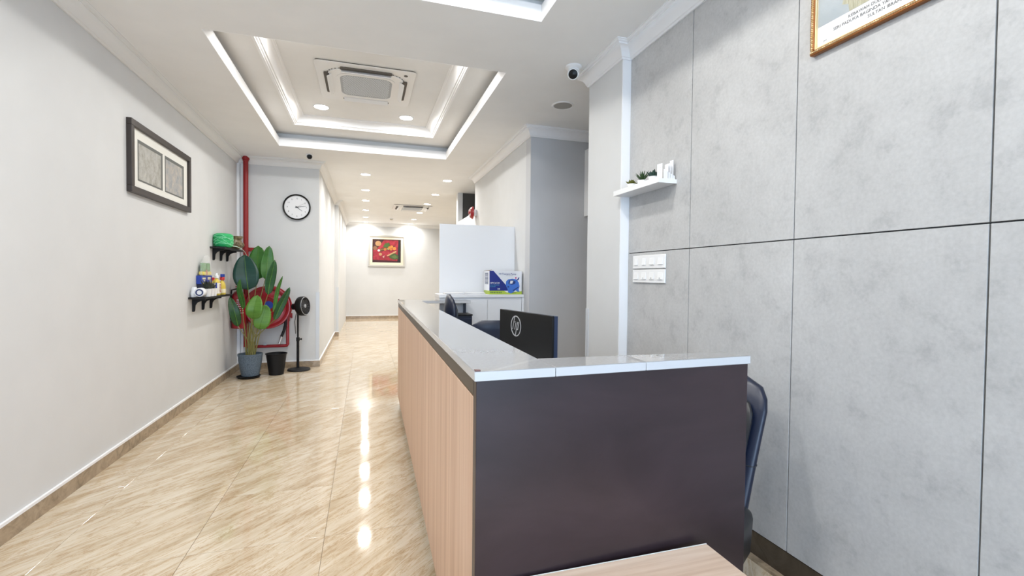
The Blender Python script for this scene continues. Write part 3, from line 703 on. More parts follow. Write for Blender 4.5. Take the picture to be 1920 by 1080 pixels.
DPL = mat('dark_plant', (.016, .022, .015), .6); DPL2 = mat('grey_green_plant', (.05, .06, .04), .6)
def rosette(cx, cy, z, n, L, w_, mat_, par, up=.6, rows=2, nm='leaf', seed=1):
    rnd = random.Random(seed)
    for rw in range(rows):
        for k in range(n):
            a = 2*PI*(k+.5*rw)/n + rnd.uniform(-.15, .15); el = up + rw*.45 + rnd.uniform(-.12, .12)
            d = Vector((math.cos(a)*math.cos(el), math.sin(a)*math.cos(el), math.sin(el))); l = L*(1-.15*rw)*rnd.uniform(.85, 1.1)
            s = Vector((-math.sin(a), math.cos(a), 0)); nn = d.cross(s)
            o = Vector((cx, cy, z)); bq = MB()
            A = o; B = o+d*l*.45; C = o+d*l
            bq.add([A-s*w_*.4, A+s*w_*.4, B+s*w_-nn*w_*-.2, B-s*w_-nn*w_*-.2, C, B-nn*w_*.5, A-nn*w_*.4], [(0, 1, 2, 3), (3, 2, 4), (6, 5, 2, 1), (6, 0, 3, 5), (5, 4, 2), (5, 3, 4), (0, 6, 1)])
            bq.build(nm, mat_, par, smooth=60)
for i, (y, x, mt_, L, lb) in enumerate(((5.545, -1.550, DPL, .125, 'leftmost small white pot with a black leafy plant'), (5.652, -1.550, DPL2, .10, 'middle small white pot with a grey-green plant'), (5.752, -1.550, DPL2, .08, 'rightmost small white pot with a low dark plant'))):
    t = thing('small_planter', lb+' on the lower shelf', 'potted plant', (x, y, ZS), 0, 'small white pots on the lower black shelf')
    MB().lathe([(.034, 0), (.046, .075), (.048, .08), (.043, .08), (.042, .06), (0, .06)], 20, T(x, y, ZS)).build('pot', WHITE, t, smooth=40)
    rosette(x, y, ZS+.062, 8, L, .011, mt_, t, up=1.0, rows=3, seed=i)
YEL = mat('yellow_plastic', (.62, .47, .06), .35); CRM = mat('cream_label', (.75, .70, .50), .4); BLU = mat('blue_plastic', (.015, .05, .35), .35); REDL = mat('red_plastic', (.5, .02, .02), .4); NAVB = mat('navy_carton', (.012, .016, .05), .5)
t = thing('blue_carton', 'dark blue printed carton behind the yellow bottles on the lower shelf', 'box', (-1.62, 5.80, ZS))
MB().box(-1.658, -1.618, 5.62, 5.93, ZS, ZS+.125).build('lower_carton', NAVB, t, bevel=.002)
MB().box(-1.658, -1.610, 5.60, 5.95, ZS+.1255, ZS+.215).build('upper_carton', BLU, t, bevel=.002)
bb = MB(); bb.box(-1.6099, -1.6090, 5.62, 5.93, ZS+.128, ZS+.140); bb.build('gold_stripe', YEL, t)
bb = MB()
for y, z, w_, h in ((5.63, .175, .10, .018), (5.66, .155, .05, .012), (5.80, .17, .10, .03), (5.85, .15, .06, .012)): bb.box(-1.6099, -1.6090, y, y+w_, ZS+z, ZS+z+h)
bb.build('print_marks', CRM, t)
t = thing('plastic_bag', 'clear plastic bag with green and yellow sponges on top of the blue carton', 'bag', (-1.62, 5.77, ZS+.216)); zb = ZS+.2165
SPG = mat('green_sponge', (.12, .30, .09), .8); SPY = mat('yellow_sponge', (.75, .62, .12), .8)
for y0_, y1_, m1, h in ((5.66, 5.74, SPG, .13), (5.78, 5.87, SPG, .13)): MB().box(-1.64, -1.605, y0_, y1_, zb+.042, zb+h).build('sponge', m1, t, bevel=.008)
for y0_, y1_ in ((5.63, 5.73), (5.79, 5.90)): MB().box(-1.645, -1.60, y0_, y1_, zb+.003, zb+.04).build('sponge', SPY, t, bevel=.008)
MB().box(-1.632, -1.606, 5.735, 5.775, zb+.003, zb+.06).build('red_tag', REDL, t, bevel=.004)
BAG = mat('clear_film', (.9, .92, .93), .12, alpha=.22, spec=.7)
rnd = random.Random(4); secs = []
for z, hx, hy, yo in ((0, .032, .155, 0), (.06, .033, .158, 0), (.13, .029, .125, .0), (.155, .018, .10, .01), (.175, .01, .10, .03), (.205, .012, .075, .05)):
    secs.append([Vector((-1.622+(hx+rnd.uniform(-.003, .003))*math.cos(2*PI*k/18), 5.77+yo+(hy+rnd.uniform(-.012, .008))*math.sin(2*PI*k/18), zb+z+rnd.uniform(0, .01))) for k in range(18)])
bb = MB(); loft(secs, bb); bb.build('film', BAG, t)
t = thing('detergent_bottle', 'yellow detergent bottle with a white printed label on the lower shelf', 'bottle', (-1.555, 5.905, ZS))
def flat_bottle(cx, cy, z, prof, k, name, m_, par):   # elliptical lathe, flat along X
    b_ = MB(); b_.lathe(prof, 22, T(cx, cy, z) @ Matrix.Diagonal((k, 1, 1, 1))); return b_.build(name, m_, par, smooth=40)
flat_bottle(-1.555, 5.905, ZS, [(.055, 0), (.06, .01), (.06, .13), (.045, .165), (.018, .18), (.018, .19)], .6, 'body', YEL, t)
flat_bottle(-1.555, 5.905, ZS+.188, [(.021, 0), (.021, .03), (.012, .035), (.010, .055), (0, .056)], 1, 'cap', WHITE, t)
flat_bottle(-1.555, 5.905, ZS+.02, [(.0615, 0), (.0615, .115)], .62, 'label', mat('white_red_label', (.80, .78, .70), .4), t)
bb = MB()
for k in range(6): bb.box(-1.5165, -1.5155, 5.88-.01*(k % 2), 5.93, ZS+.035+k*.016, ZS+.043+k*.016)
bb.build('print_lines', mat('label_rust', (.4, .12, .05), .5), t)
bb = MB(); bb.box(-1.545, -1.535, 5.835, 5.848, ZS+.03, ZS+.14); bb.build('blue_edge', BLU, t)
def spray(x, y, body, label):
    t = thing('spray_bottle', label, 'bottle', (x, y, ZS))
    flat_bottle(x, y, ZS, [(.05, 0), (.055, .01), (.055, .09), (.045, .125), (.022, .155), (.018, .165)], .62, 'body', body, t)
    flat_bottle(x, y, ZS+.163, [(.023, 0), (.024, .03), (.02, .036)], 1, 'collar', REDL, t)
    b_ = MB(); b_.box(x-.013, x+.013, y-.03, y+.06, ZS+.198, ZS+.232); b_.build('trigger_head', BLU, t, bevel=.005)
    MB().tube([(x, y+.045, ZS+.20), (x, y+.055, ZS+.18), (x, y+.04, ZS+.155)], .006, 6).build('trigger', BLU, t, smooth=60)
    b_ = MB(); b_.box(x-.008, x+.008, y+.0601, y+.072, ZS+.207, ZS+.224); b_.build('nozzle', WHITE, t)
    flat_bottle(x, y, ZS+.02, [(.056, 0), (.056, .045)], .63, 'label', CRM, t)
spray(-1.555, 6.12, YEL, 'yellow spray bottle with blue and red trigger head on the lower shelf')
t = thing('yellow_bottle', 'plain pale yellow bottle between the detergent and the spray bottle', 'bottle', (-1.625, 6.02, ZS))
flat_bottle(-1.625, 6.02, ZS, [(.045, 0), (.048, .01), (.048, .12), (.03, .15), (.018, .16)], .7, 'body', YEL, t); flat_bottle(-1.625, 6.02, ZS+.158, [(.022, 0), (.022, .035), (0, .036)], 1, 'cap', REDL, t)

# ------------------------------------------------------------------ red pipe with hose reel
hp = thing('fire_hose_reel', 'red fire hose reel with its red supply pipe on the clock wall', 'hose reel', (-1.26, YK, .6))
px, py = -1.545, YK-.055
MB().cyl((px, py, .32), (px, py, 2.895), .031, n=20).build('riser_pipe', REDP, hp, smooth=40)
for z in (1.64, 2.86): 
    bb = MB(); bb.cyl((px, py, z-.012), (px, py, z+.012), .046, n=20); bb.cyl((px, py, z-.03), (px, py, z+.03), .037, n=20); bb.build('pipe_coupling', REDP, hp, smooth=40)
bb = MB(); bb.box(px+.03, px+.10, py-.01, py+.04, 1.615, 1.665); bb.build('pipe_clamp', REDP, hp, bevel=.003)
fx0, fx1, fy = px, -1.03, py
MB().tube([(fx0, fy, .36), (fx0, fy, .335), (fx0+.01, fy, .322), (fx0+.04, fy, .318), (fx1-.04, fy, .318), (fx1-.01, fy, .322), (fx1, fy, .34), (fx1, fy, .40), (fx1, fy, .80), (fx1, fy, .86)], .021, 12).build('lower_pipe', RED, hp, smooth=50)
bb = MB(); bb.cyl((fx1, fy, .66), (fx1, fy, .80), .03, n=14); bb.cyl((fx1, fy, .73), (fx1+.06, fy, .73), .018, n=12); bb.cyl((fx1+.05, fy, .70), (fx1+.05, fy, .77), .012, n=10); bb.build('valve', RED, hp, smooth=40)
rc = (-1.26, .862)
MR = frame_m((rc[0], YK-.06, rc[1]), (1, 0, 0), (0, 0, 1))     # local z -> -Y
MB().lathe([(.05, 0), (.285, .0), (.29, .006), (.282, .014), (.05, .012)], 40, MR).build('rear_disc', RED, hp, smooth=35)
MB().lathe([(0, .150), (.05, .150), (.055, .142), (.13, .140), (.14, .146), (.150, .140), (.235, .140), (.245, .150), (.268, .158), (.285, .154), (.288, .145), (.27, .135), (.0, .132)], 40, MR).build('front_disc', RED, hp, smooth=35)
MB().lathe([(.20, .014), (.215, .03), (.20, .045), (.215, .06), (.20, .075), (.215, .09), (.20, .105), (.215, .12), (.20, .134)], 32, MR).build('hose_coil', BLACKM, hp, smooth=60)
MB().prism(disc(.055, 24), MR @ T(.02, .03, .1515), .004).build('blue_label', BLU, hp)
for k in range(3):
    bb = MB(); a = k*2*PI/3+.5; bb.prism([(.07, -.02), (.225, -.035), (.225, .035), (.07, .02)], MR @ Matrix.Rotation(a, 4, 'Z') @ T(0, 0, .141), .004); bb.build('pressed_rib', RED, hp, bevel=.002, seg=1)
MB().tube([(-1.06, YK-.13, .78), (-1.045, YK-.14, .72), (-1.045, YK-.15, .62), (-1.06, YK-.16, .54), (-1.09, YK-.17, .46)], .018, 10).build('hose', BLACKM, hp, smooth=60)
bb = MB(); bb.cyl((-1.09, YK-.17, .46), (-1.115, YK-.175, .375), .017, .012, 12); bb.cyl((-1.113, YK-.175, .38), (-1.118, YK-.176, .365), .016, n=12); bb.build('nozzle', CHROME, hp, smooth=40)
bb = MB(); bb.box(-1.33, -1.29, fy-.03, fy+.01, .335, .375); bb.build('nozzle_clip', CHROME, hp, bevel=.003)
# extinguisher
t = thing('fire_extinguisher', 'red fire extinguisher hanging in the corner behind the plant', 'fire extinguisher', (-1.575, 6.92, .6)); ex, ey = -1.572, 6.92
MB().lathe([(.07, .60), (.082, .61), (.083, .98), (.075, 1.03), (.05, 1.07), (.025, 1.085), (.025, 1.10)], 28, T(ex, ey, 0)).build('cylinder', RED, t, smooth=40)
bb = MB(); bb.box(ex-.02, ex+.02, ey-.03, ey+.03, 1.10, 1.13); bb.build('valve_head', CHROME, t, bevel=.004)
bb = MB(); bb.box(ex-.012, ex+.012, ey-.11, ey+.03, 1.135, 1.15); bb.box(ex-.012, ex+.012, ey-.10, ey+.0, 1.165, 1.18); bb.build('handle', RED, t, bevel=.003)
MB().tube([(ex-.01, ey-.03, 1.115), (ex-.06, ey-.075, 1.10), (ex-.075, ey-.055, 1.0), (ex-.075, ey-.05, .72)], .010, 8).build('discharge_hose', BLACKM, t, smooth=60)
bb = MB()
for k in range(7):
    for q in range(3):
        a = -PI/2+.1+q*.36; z = .80+k*.028; c_, s_ = math.cos(a), math.sin(a)
        mm = frame_m((ex+.0845*c_, ey+.0845*s_, z), (-s_, c_, 0), (0, 0, 1)); bb.prism([(-.012, 0), (.010-.004*(k % 3), 0), (.010-.004*(k % 3), .010), (-.012, .010)], mm, .0006)
bb.build('label_print', WHITE, t)
MB().box(XL, XL+.015, ey-.04, ey+.04, .75, .95).build('bracket', BLACKM, t)

# ------------------------------------------------------------------ clock
ck = thing('wall_clock', 'round white wall clock with thin black rim', 'clock', (-.917, YK, 2.245)); CM = frame_m((-.917, YK, 2.247), (1, 0, 0), (0, 0, 1))
MB().lathe([(0, .0), (.172, 0), (.178, .008), (.180, .035), (.170, .040), (.161, .036), (.160, .022)], 48, CM, caps=False).build('rim', BLACK, ck, smooth=40)
MB().prism(disc(.161, 48), CM @ T(0, 0, .002), .018).build('dial', mat('clock_dial', (.84, .84, .85), .5), ck)
CN = mat('numeral_grey', (.16, .16, .17), .6)
for k in range(1, 13):
    a = PI/2-k*PI/6; text(str(k), .030, CN, ck, CM @ T(.122*math.cos(a), .122*math.sin(a)-.010, .0205), 'numeral', align='CENTER')
def hand(ang, L, w_, nm, z):
    R_ = CM @ Matrix.Rotation(-ang, 4, 'Z'); MB().prism([(-w_, -.022), (w_, -.022), (w_*.5, L), (-w_*.5, L)], R_ @ T(0, 0, z), .0012).build(nm, PRINTK, ck)
hand(math.radians(127), .085, .0042, 'hour_hand', .0215); hand(math.radians(81), .120, .0034, 'minute_hand', .0235); hand(math.radians(60), .118, .0012, 'second_hand', .0255)
MB().prism(disc(.009, 16), CM @ T(0, 0, .0265), .003).build('hub', PRINTK, ck)

# ------------------------------------------------------------------ plant, bin, fan
pl = thing('potted_plant', 'tall broad-leaved plant in a speckled blue-grey pot in the corner', 'potted plant', (-1.385, 6.67, 0)); pxx, pyy = -1.385, 6.67
MB().lathe([(.085, .022), (.10, .03), (.118, .12), (.134, .22), (.138, .275), (.142, .285), (.142, .305), (.132, .305), (.128, .27), (0, .265)], 36, T(pxx, pyy, 0)).build('pot', STONEPOT, pl, smooth=35)
MB().lathe([(0, .0), (.12, 0), (.138, .022), (.134, .024), (.115, .010), (0, .010)], 32, T(pxx-.02, pyy-.0, .0015)).build('saucer', BLACKM, pl, smooth=40)
MB().lathe([(0, .272), (.125, .268)], 20, T(pxx, pyy, 0), caps=False).build('soil', SOIL, pl)
LV = [(-1.397, 6.62, 1.108, -1.442, 6.60, 1.544, .342, 3, .10), (-1.322, 6.75, 1.23, -1.327, 6.78, 1.677, .281, 1, -.05), (-1.223, 6.72, 1.241, -1.175, 6.74, 1.673, .182, 1, .3), (-1.173, 6.6, 1.048, -1.089, 6.62, 1.49, .143, 0, .5),
      (-1.435, 6.5, .872, -1.469, 6.46, 1.241, .106, 1, -.5), (-1.491, 6.55, .659, -1.57, 6.52, 1.02, .142, 0, .3), (-1.309, 6.45, .755, -1.264, 6.42, 1.044, .221, 2, 0), (-1.247, 6.5, .628, -1.165, 6.44, .92, .223, 2, .15),
      (-1.127, 6.6, .842, -.977, 6.58, 1.275, .075, 1, .9), (-1.113, 6.68, .721, -.926, 6.68, 1.139, .121, 0, .4)]
for i, (ax_, ay, az, bx, by, bz, wd, mi, yaw) in enumerate(LV):
    A = Vector((ax_, ay, az)); B = Vector((bx, by, bz)); D = B-A; L = D.length; d = D.normalized()
    nrm = Vector((math.sin(yaw), -math.cos(yaw), .1)); nrm = (nrm - d*nrm.dot(d)).normalized(); s = d.cross(nrm)
    N = 14; Wn = 4; vs = []; fs = []
    for k in range(N+1):
        q = k/N; h = wd*.42*max(.02, (math.sin(PI*min(1, q**.80))**.52 if q < 1 else 0.02)); c = A + D*q + nrm*(-.10*L*(q*q)+.02*math.sin(q*5+i))
        for j in range(-Wn, Wn+1):
            f = j/Wn; vs.append(c + s*(h*f) + nrm*(.13*h*abs(f)+.012*h*math.sin(q*40)*abs(f)))
    K = 2*Wn+1
    for k in range(N):
        for j in range(K-1): fs.append((k*K+j, k*K+j+1, (k+1)*K+j+1, (k+1)*K+j))
    lf = MB().add(vs, fs).build('leaf', LEAF[mi], pl, smooth=80, solid=.0015)
    MB().tube([A + D*(q/10) + nrm*(-.10*L*(q/10)**2+.02*math.sin(q/10*5+i)+.004) for q in range(11)], lambda u: .0045*(1-.75*u), 6).build('midrib', LEAF[2], lf, smooth=60)
    a = i*2.4; P0 = Vector((pxx+.045*math.cos(a), pyy+.045*math.sin(a), .26)); mid = (P0+A)/2 + Vector(((A.x-pxx)*-.12, 0, .04))
    MB().tube([P0, (P0*.6+mid*.4), mid, (mid*.4+A*.6), A], lambda u: .008-.004*u, 8).build('stalk', STEM, pl, smooth=60)
for k in range(6):
    a = k*1.05+.3; P0 = Vector((pxx+.035*math.cos(a), pyy+.035*math.sin(a), .26)); MB().tube([P0, P0+Vector((.02*math.cos(a), .02*math.sin(a), .22)), P0+Vector((.05*math.cos(a)+.02, .03*math.sin(a), .42))], lambda u: .008-.004*u, 8).build('stalk', STEM, pl, smooth=60)
bn_ = thing('waste_bin', 'plain black tapered waste bin beside the plant pot', 'bin', (-1.108, 6.80, 0))
MB().lathe([(0, .0), (.088, 0), (.122, .262), (.130, .268), (.130, .276), (.120, .276), (.116, .25), (.082, .012), (0, .010)], 36, T(-1.108, 6.80, .001)).build('body', BLACKM, bn_, smooth=35)
MB().tube([(-1.108+.128*math.cos(2*PI*k/40), 6.80+.128*math.sin(2*PI*k/40), .274) for k in range(40)], .005, 6, closed=True).build('rolled_rim', BLACKM, bn_, smooth=60)
fn = thing('pedestal_fan', 'black pedestal fan with round flat base beneath the clock', 'fan', (-.872, 7.03, 0)); fx, fy2 = -.878, 7.03
MB().lathe([(0, 0), (.145, 0), (.148, .008), (.14, .020), (.06, .026), (.03, .034), (0, .034)], 40, T(fx+.012, fy2, .001)).build('base', BLACKM, fn, smooth=35)
MB().cyl((fx, fy2, .03), (fx, fy2, .42), .0175, n=16).build('lower_pole', BLACKM, fn, smooth=40)
MB().cyl((fx, fy2, .40), (fx, fy2, .84), .0115, n=16).build('upper_pole', BLACKM, fn, smooth=40)
bb = MB(); bb.cyl((fx, fy2, .40), (fx, fy2, .45), .022, n=16); bb.cyl((fx, fy2, .425), (fx+.04, fy2, .425), .008, n=10); bb.cyl((fx+.035, fy2, .425), (fx+.05, fy2, .425), .013, n=10); bb.build('height_collar', BLACKM, fn, smooth=40)
fd = Vector((.92, -.38, .08)).normalized(); hc = Vector((-.835, 7.02, .876)); HM = T(*hc) @ fd.to_track_quat('Z', 'Y').to_matrix().to_4x4()
bb = MB(); bb.lathe([(.0, -.13), (.03, -.13), (.042, -.12), (.045, -.07), (.06, -.05), (.105, -.04), (.128, -.02), (.132, .0), (.132, .05), (.124, .062), (.116, .060), (.116, -.01), (.05, -.03), (0, -.03)], 36, HM); hs = bb.build('head_housing', BLACK, fn, smooth=40)
gr = MB()
for r_ in (.03, .048, .066, .084, .102): gr.tube([HM @ Vector((r_*math.cos(2*PI*k/36), r_*math.sin(2*PI*k/36), .056)) for k in range(36)], .0022, 5, closed=True)
for k in range(16): a = 2*PI*k/16; gr.cyl(HM @ Vector((.02*math.cos(a), .02*math.sin(a), .058)), HM @ Vector((.117*math.cos(a+.25), .117*math.sin(a+.25), .055)), .0018, n=5)
gr.build('front_grille', mat('grille_charcoal', (.06, .06, .063), .45), fn, smooth=60)
MB().lathe([(0, .062), (.02, .061), (.028, .056), (.028, .05)], 20, HM).build('grille_badge', GREY, fn, smooth=40)
MB().tube([HM @ Vector((.121*math.cos(2*PI*k/40), .121*math.sin(2*PI*k/40), .062)) for k in range(40)], .004, 6, closed=True).build('grille_ring', GREY, fn, smooth=60)
for k in range(5):
    bb = MB(); a = 2*PI*k/5; mm = HM @ Matrix.Rotation(a, 4, 'Z') @ T(.065, 0, .015) @ Matrix.Rotation(.5, 4, 'X'); bb.prism([(-.045, -.012), (.045, -.035), (.048, .03), (-.04, .014)], mm, .002); bb.build('blade', BLACK, hs)
bb = MB(); bb.tube([(fx, fy2, .82), (fx, fy2, .86), hc-fd*.07], .018, 10); bb.build('neck', BLACKM, fn, smooth=60)
MB().tube([(fx-.0, fy2+.015, .80), (fx-.03, fy2+.06, .76), (fx-.05, fy2+.07, .66), (fx-.04, fy2+.06, .56), (fx-.03, fy2+.02, .50)], .004, 6).build('power_cord', BLACKM, fn, smooth=60)

# ------------------------------------------------------------------ still life at the end of the corridor
pw = thing('painting', 'red still-life painting in a silver and cream frame on the far wall', 'painting', (.615, YF, 2.05))
SILF = mat('silver_moulding', (.52, .50, .46), .4, .2); CRF = mat('cream_liner', (.74, .66, .52), .6)
x0, x1, z0, z1 = .075, 1.165, 1.585, 2.54; yw = YF-.001
def frm(x0, x1, z0, z1, w_, d0, d1, m_, nm):
    for a, bq, c, dq in ((x0, x1, z1-w_, z1), (x0, x1, z0, z0+w_), (x0, x0+w_, z0+w_, z1-w_), (x1-w_, x1, z0+w_, z1-w_)): MB().box(a, bq, yw-d1, yw-d0, c, dq).build(nm, m_, pw, bevel=.004)
frm(x0, x1, z0, z1, .05, 0, .05, SILF, 'frame_rail'); frm(x0+.05, x1-.05, z0+.05, z1-.05, .075, 0, .035, CRF, 'liner_rail'); frm(x0+.125, x1-.125, z0+.125, z1-.125, .016, 0, .03, FBR, 'inner_rail')
cx0, cx1, cz0, cz1 = x0+.141, x1-.141, z0+.141, z1-.141
CRIM = mat('crimson_oil', (.32, .012, .03), .5); _x = noise(CRIM, coords(CRIM, geo=True), 6, 5, .6, 1); setc(CRIM, ramp(CRIM, _x, [(.3, (.16, .004, .012)), (.7, (.45, .03, .05))]))
MB().box(cx0, cx1, yw-.02, yw, cz0, cz1).build('canvas', CRIM, pw)
PM = frame_m((cx0, yw-.0203, cz0), (1, 0, 0), (0, 0, 1)); CW, CH = cx1-cx0, cz1-cz0
def dab(pts, col, lift=0, nm='painted_shape', par=pw):
    MB().prism([(x*CW, y*CH) for x, y in pts], PM @ T(0, 0, lift), .0005).build(nm, mat('oil_paint', col, .5), par)
def ell(cx, cy, rx, ry, n=18, rot=0): return [(cx+rx*math.cos(2*PI*k/n)*math.cos(rot)-ry*math.sin(2*PI*k/n)*math.sin(rot), cy+rx*math.cos(2*PI*k/n)*math.sin(rot)+ry*math.sin(2*PI*k/n)*math.cos(rot)) for k in range(n)]
dab([(.89, 0), (.93, 1), (1, 1), (1, 0)], (.012, .008, .012)); dab([(0, .55), (0, 1), (.4, 1), (.28, .8), (.12, .55)], (.05, .012, .012)); dab([(0, 0), (.9, 0), (.9, .06), (0, .10)], (.05, .005, .01))
dab([(.16, .50), (.22, .46), (.72, .62), (.82, .72), (.70, .72), (.30, .62)], (.09, .045, .015), .001); dab([(.20, .50), (.68, .64), (.62, .67), (.25, .58)], (.20, .10, .03), .0016)
for cx_, cy_, r_, c in ((.19, .83, .12, (.40, .22, .10)), (.21, .86, .075, (.55, .36, .20)), (.08, .62, .09, (.22, .10, .05)), (.60, .66, .055, (.55, .20, .03)), (.68, .70, .06, (.62, .22, .04)), (.78, .62, .075, (.62, .20, .04)), (.66, .58, .055, (.50, .15, .03)), (.56, .60, .05, (.30, .26, .08)), (.44, .57, .06, (.45, .16, .04)), (.27, .35, .065, (.45, .25, .12)), (.21, .52, .05, (.75, .70, .62))): dab(ell(cx_, cy_, r_*.9, r_), c, .002+r_*.01)
dab([(.36, .68), (.44, .84), (.58, .88), (.62, .76), (.52, .66)], (.06, .12, .02), .0025); dab([(.58, .22), (.66, .36), (.82, .40), (.93, .28), (.92, .14), (.74, .12)], (.05, .09, .02), .0025); dab([(.66, .24), (.80, .34), (.90, .22), (.80, .16)], (.10, .14, .04), .003)
dab([(.50, .30), (.84, .52), (.86, .47), (.53, .26)], (.50, .33, .16), .003); dab([(.34, .24), (.42, .30), (.40, .18)], (.55, .33, .28), .003)

# ------------------------------------------------------------------ gilt framed portrait on the panels
gp = thing('portrait_frame', 'gilt-framed official portrait with caption lines, high on the grey panels', 'picture', (XP, 1.20, 2.21))
ya, yb, za, zb2 = 1.506, .93, 2.208, 2.78; GW = .020
for a, bq, c, dq in ((yb, ya, za, za+GW), (yb, ya, zb2-GW, zb2), (yb, yb+GW, za+GW, zb2-GW), (ya-GW, ya, za+GW, zb2-GW)): MB().box(XP-.024, XP, a, bq, c, dq).build('frame_rail', GOLD, gp, bevel=.005, seg=3)
GR = MB(); rnd = random.Random(3)
def beads(p0, p1):
    p0 = Vector(p0); p1 = Vector(p1); n = int((p1-p0).length/.0075)
    for k in range(n):
        c = p0+(p1-p0)*((k+.5)/n); GR.lathe([(0, -.0035), (.0036, -.002), (.0050+rnd.uniform(-.001, .0015), 0), (.0036, .002), (0, .0035)], 6, T(*c))
beads((XP-.0245, yb+.02, za+.011), (XP-.0245, ya-.004, za+.011)); beads((XP-.0245, ya-.011, za+.01), (XP-.0245, ya-.011, zb2-.01))
o = GR.build('relief_ornament', GOLDL, gp, smooth=60); o['kind'] = 'stuff'
for a, bq, c, dq in ((yb+GW, ya-GW, za+GW, za+GW+.004), (ya-GW-.004, ya-GW, za+GW+.004, zb2-GW)): MB().box(XP-.020, XP-.004, a, bq, c, dq).build('inner_slip', GOLDL, gp)
MB().box(XP-.010, XP-.002, yb+GW, ya-GW, za+GW, zb2-GW).build('print_sheet', PAPER, gp)
PB = mat('portrait_backdrop', (.35, .40, .43), .5); _x = noise(PB, coords(PB, geo=True), 5, 3); setc(PB, ramp(PB, _x, [(.3, (.28, .33, .36)), (.7, (.46, .50, .52))]))
GY = ya-GW; GM = frame_m((XP-.0103, GY, za+GW), (0, -1, 0), (0, 0, 1))
MB().prism([(.006, .085), (.53, .085), (.53, .52), (.006, .52)], GM, .0004).build('backdrop', PB, gp)
CL = mat('pale_gold_cloth', (.42, .40, .24), .7); _x = noise(CL, coords(CL, geo=True, scale=(1, 6, 1)), 30, 4); setc(CL, ramp(CL, _x, [(.3, (.30, .28, .16)), (.7, (.55, .52, .36))]))
MB().prism([(.135, .0855), (.40, .0855), (.42, .30), (.36, .40), (.18, .40), (.12, .17), (.105, .125), (.13, .115)], GM @ T(0, 0, .0005), .0004).build('garment', CL, gp)
for k, s_ in enumerate(('KEBAWAH DULI YANG MAHA MULIA', 'SERI PADUKA BAGINDA YANG DI-PERTUAN AGONG', 'SULTAN IBRAHIM')): text(s_, .0165, PRINTK, gp, GM @ T(.268, .062-k*.0185, .0006), 'caption_line', align='CENTER', ext=.0002)
text('JPM', .010, GREY, gp, GM @ T(.03, .018, .0006), 'caption_line', ext=.0002)
MB().box(XP-.0125, XP-.0115, yb+GW, ya-GW, za+GW, zb2-GW).build('glazing', mat('picture_glass', (1, 1, 1), .02, alpha=.06), gp)

# ------------------------------------------------------------------ white floating shelf with succulents
ws = thing('floating_shelf', 'thin white floating shelf on the grey panels', 'shelf', (XP, 2.64, 1.86))
MB().box(1.618, XP, 2.385, 2.905, 1.860, 1.885).build('board', WHITE, ws, bevel=.001, seg=1)
MB().box(1.618, 1.622, 2.385, 2.905, 1.885, 1.893).build('front_edge', WHITE, ws)
SU = [(2.765, 'low yellow-green succulent in a white pot on the floating shelf', mat('olive_leaf', (.13, .14, .02), .5), .048, .014, .45, 3, 10), (2.64, 'spiky dark green aloe in a white pot on the floating shelf', mat('aloe_leaf', (.03, .07, .02), .45), .082, .0075, .8, 2, 9), (2.518, 'blue-green echeveria in a white pot on the floating shelf', mat('echeveria_leaf', (.025, .06, .045), .45), .060, .013, .7, 3, 9)]
for i, (y, lb, mt_, L, w_, up, rows, n) in enumerate(SU):
    t = thing('succulent', lb, 'potted plant', (1.675, y, 1.8855), 0, 'succulents on the floating shelf'); zp = 1.8855
    MB().lathe([(.024, 0), (.030, .03), (.031, .036), (.028, .036), (.027, .028), (0, .028)], 20, T(1.675, y, zp)).build('pot', WHITE, t, smooth=40)
    rosette(1.675, y, zp+.029, n, L, w_, mt_, t, up=up, rows=rows, seed=i+7)
def card(y, x, h, w_, a, label, z=1.8855):
    m_ = T(x, y, z) @ Matrix.Rotation(a, 4, 'Z'); t = thing('name_card', label, 'card', (x, y, z), 0, 'small white cards on the floating shelf')
    MB().box(-.0008, .0008, -w_/2, w_/2, .004, h, m_).build('card', PAPER, t)
    MB().box(-.012, .012, -w_/2, w_/2, 0, .004, m_).build('holder_foot', WHITE, t)
    bb = MB()
    for k in range(4): bb.box(-.0013, -.0008, -w_*.32, w_*(.1+.05*k), h*(.35+.13*k), h*(.35+.13*k)+.0012, m_)
    bb.build('printed_lines', GREY, t)
card(2.715, 1.715, .058, .05, .7, 'low white card between the yellow-green succulent and the aloe')
card(2.575, 1.715, .060, .05, .7, 'low white card between the aloe and the echeveria')
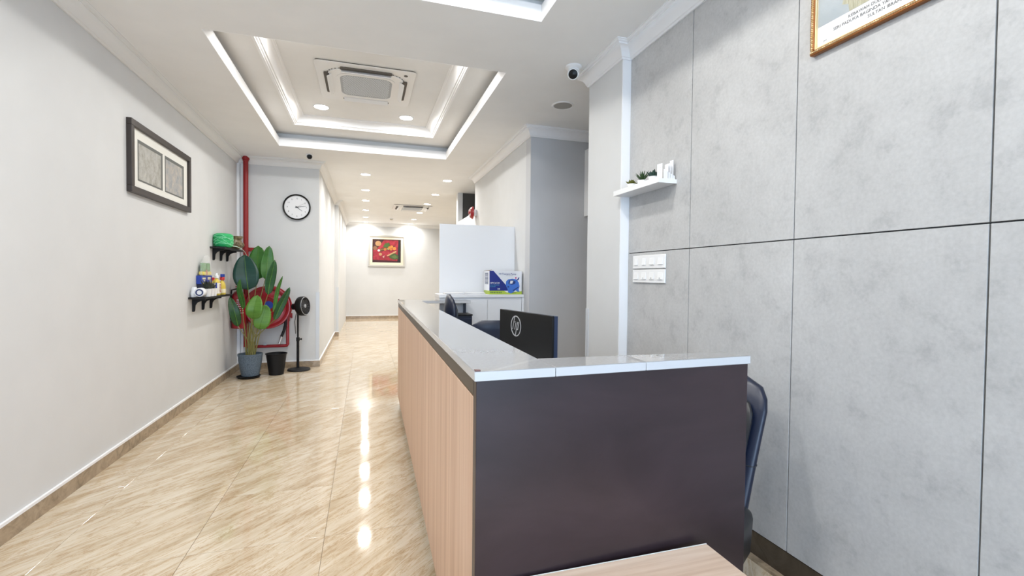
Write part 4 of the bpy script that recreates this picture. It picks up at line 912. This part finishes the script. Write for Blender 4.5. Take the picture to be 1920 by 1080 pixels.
card(2.436, 1.662, .095, .035, .35, 'tall white card beside the echeveria')
hd = thing('card_holder', 'white tray of upright cards at the near end of the floating shelf', 'card holder', (1.69, 2.42, 1.8855))
MB().prism([(0, 0), (.075, 0), (.075, .055), (.0, .02)], frame_m((1.735, 2.392, 1.8855), (-1, 0, 0), (0, 0, 1)), .003).build('side_wall', WHITE, hd)
MB().box(1.66, 1.735, 2.389, 2.425, 1.8855, 1.889).build('base', WHITE, hd)
for k, (x, h) in enumerate(((1.688, .085), (1.702, .090), (1.722, .11))):
    MB().box(x, x+.002, 2.392, 2.424, 1.889, 1.889+h, ).build('upright_card', PAPER, hd)

# ------------------------------------------------------------------ switch plates
def plate(z0, z1, label, n, kind):
    t = thing('switch_plate', label, 'switch', (XP, 2.655, z0), 0, 'switch plates on the grey panels')
    MB().box(XP-.010, XP, 2.475, 2.835, z0, z1).build('plate', WHITE, t, bevel=.003)
    for k in range(n):
        yc = 2.79-.09*k; hw = .026 if not (kind and k < 2) else .018
        r_ = MB(); r_.hexa([(XP-.0105, yc-hw, z0+.022), (XP-.0105, yc-hw, z1-.020), (XP-.0105, yc+hw, z1-.020), (XP-.0105, yc+hw, z0+.022), (XP-.0165, yc-hw, z0+.022), (XP-.0120, yc-hw, z1-.020), (XP-.0120, yc+hw, z1-.020), (XP-.0165, yc+hw, z0+.022)])
        sw = r_.build('rocker', WHITE, t, bevel=.0008, seg=1)
        if not kind and k: MB().box(XP-.0172, XP-.016, yc-.003, yc+.003, z0+.026, z0+.034).build('indicator', GREY, sw)
plate(1.367, 1.452, 'upper white switch plate on the grey panels', 4, 1)
plate(1.274, 1.359, 'lower white switch plate with indicator dots', 4, 0)
# paper scrap on the floor
o = MB().prism([(0, 0), (.028, .006), (.03, .014), (.004, .010)], T(-1.43, 3.42, .0005), .0006).build('paper_scrap', PAPER); tag(o, 'tiny white paper scrap on the floor near the left wall', 'scrap')

for o in bpy.data.objects:
    for k in ('_l', '_r'):
        if k in o: del o[k]
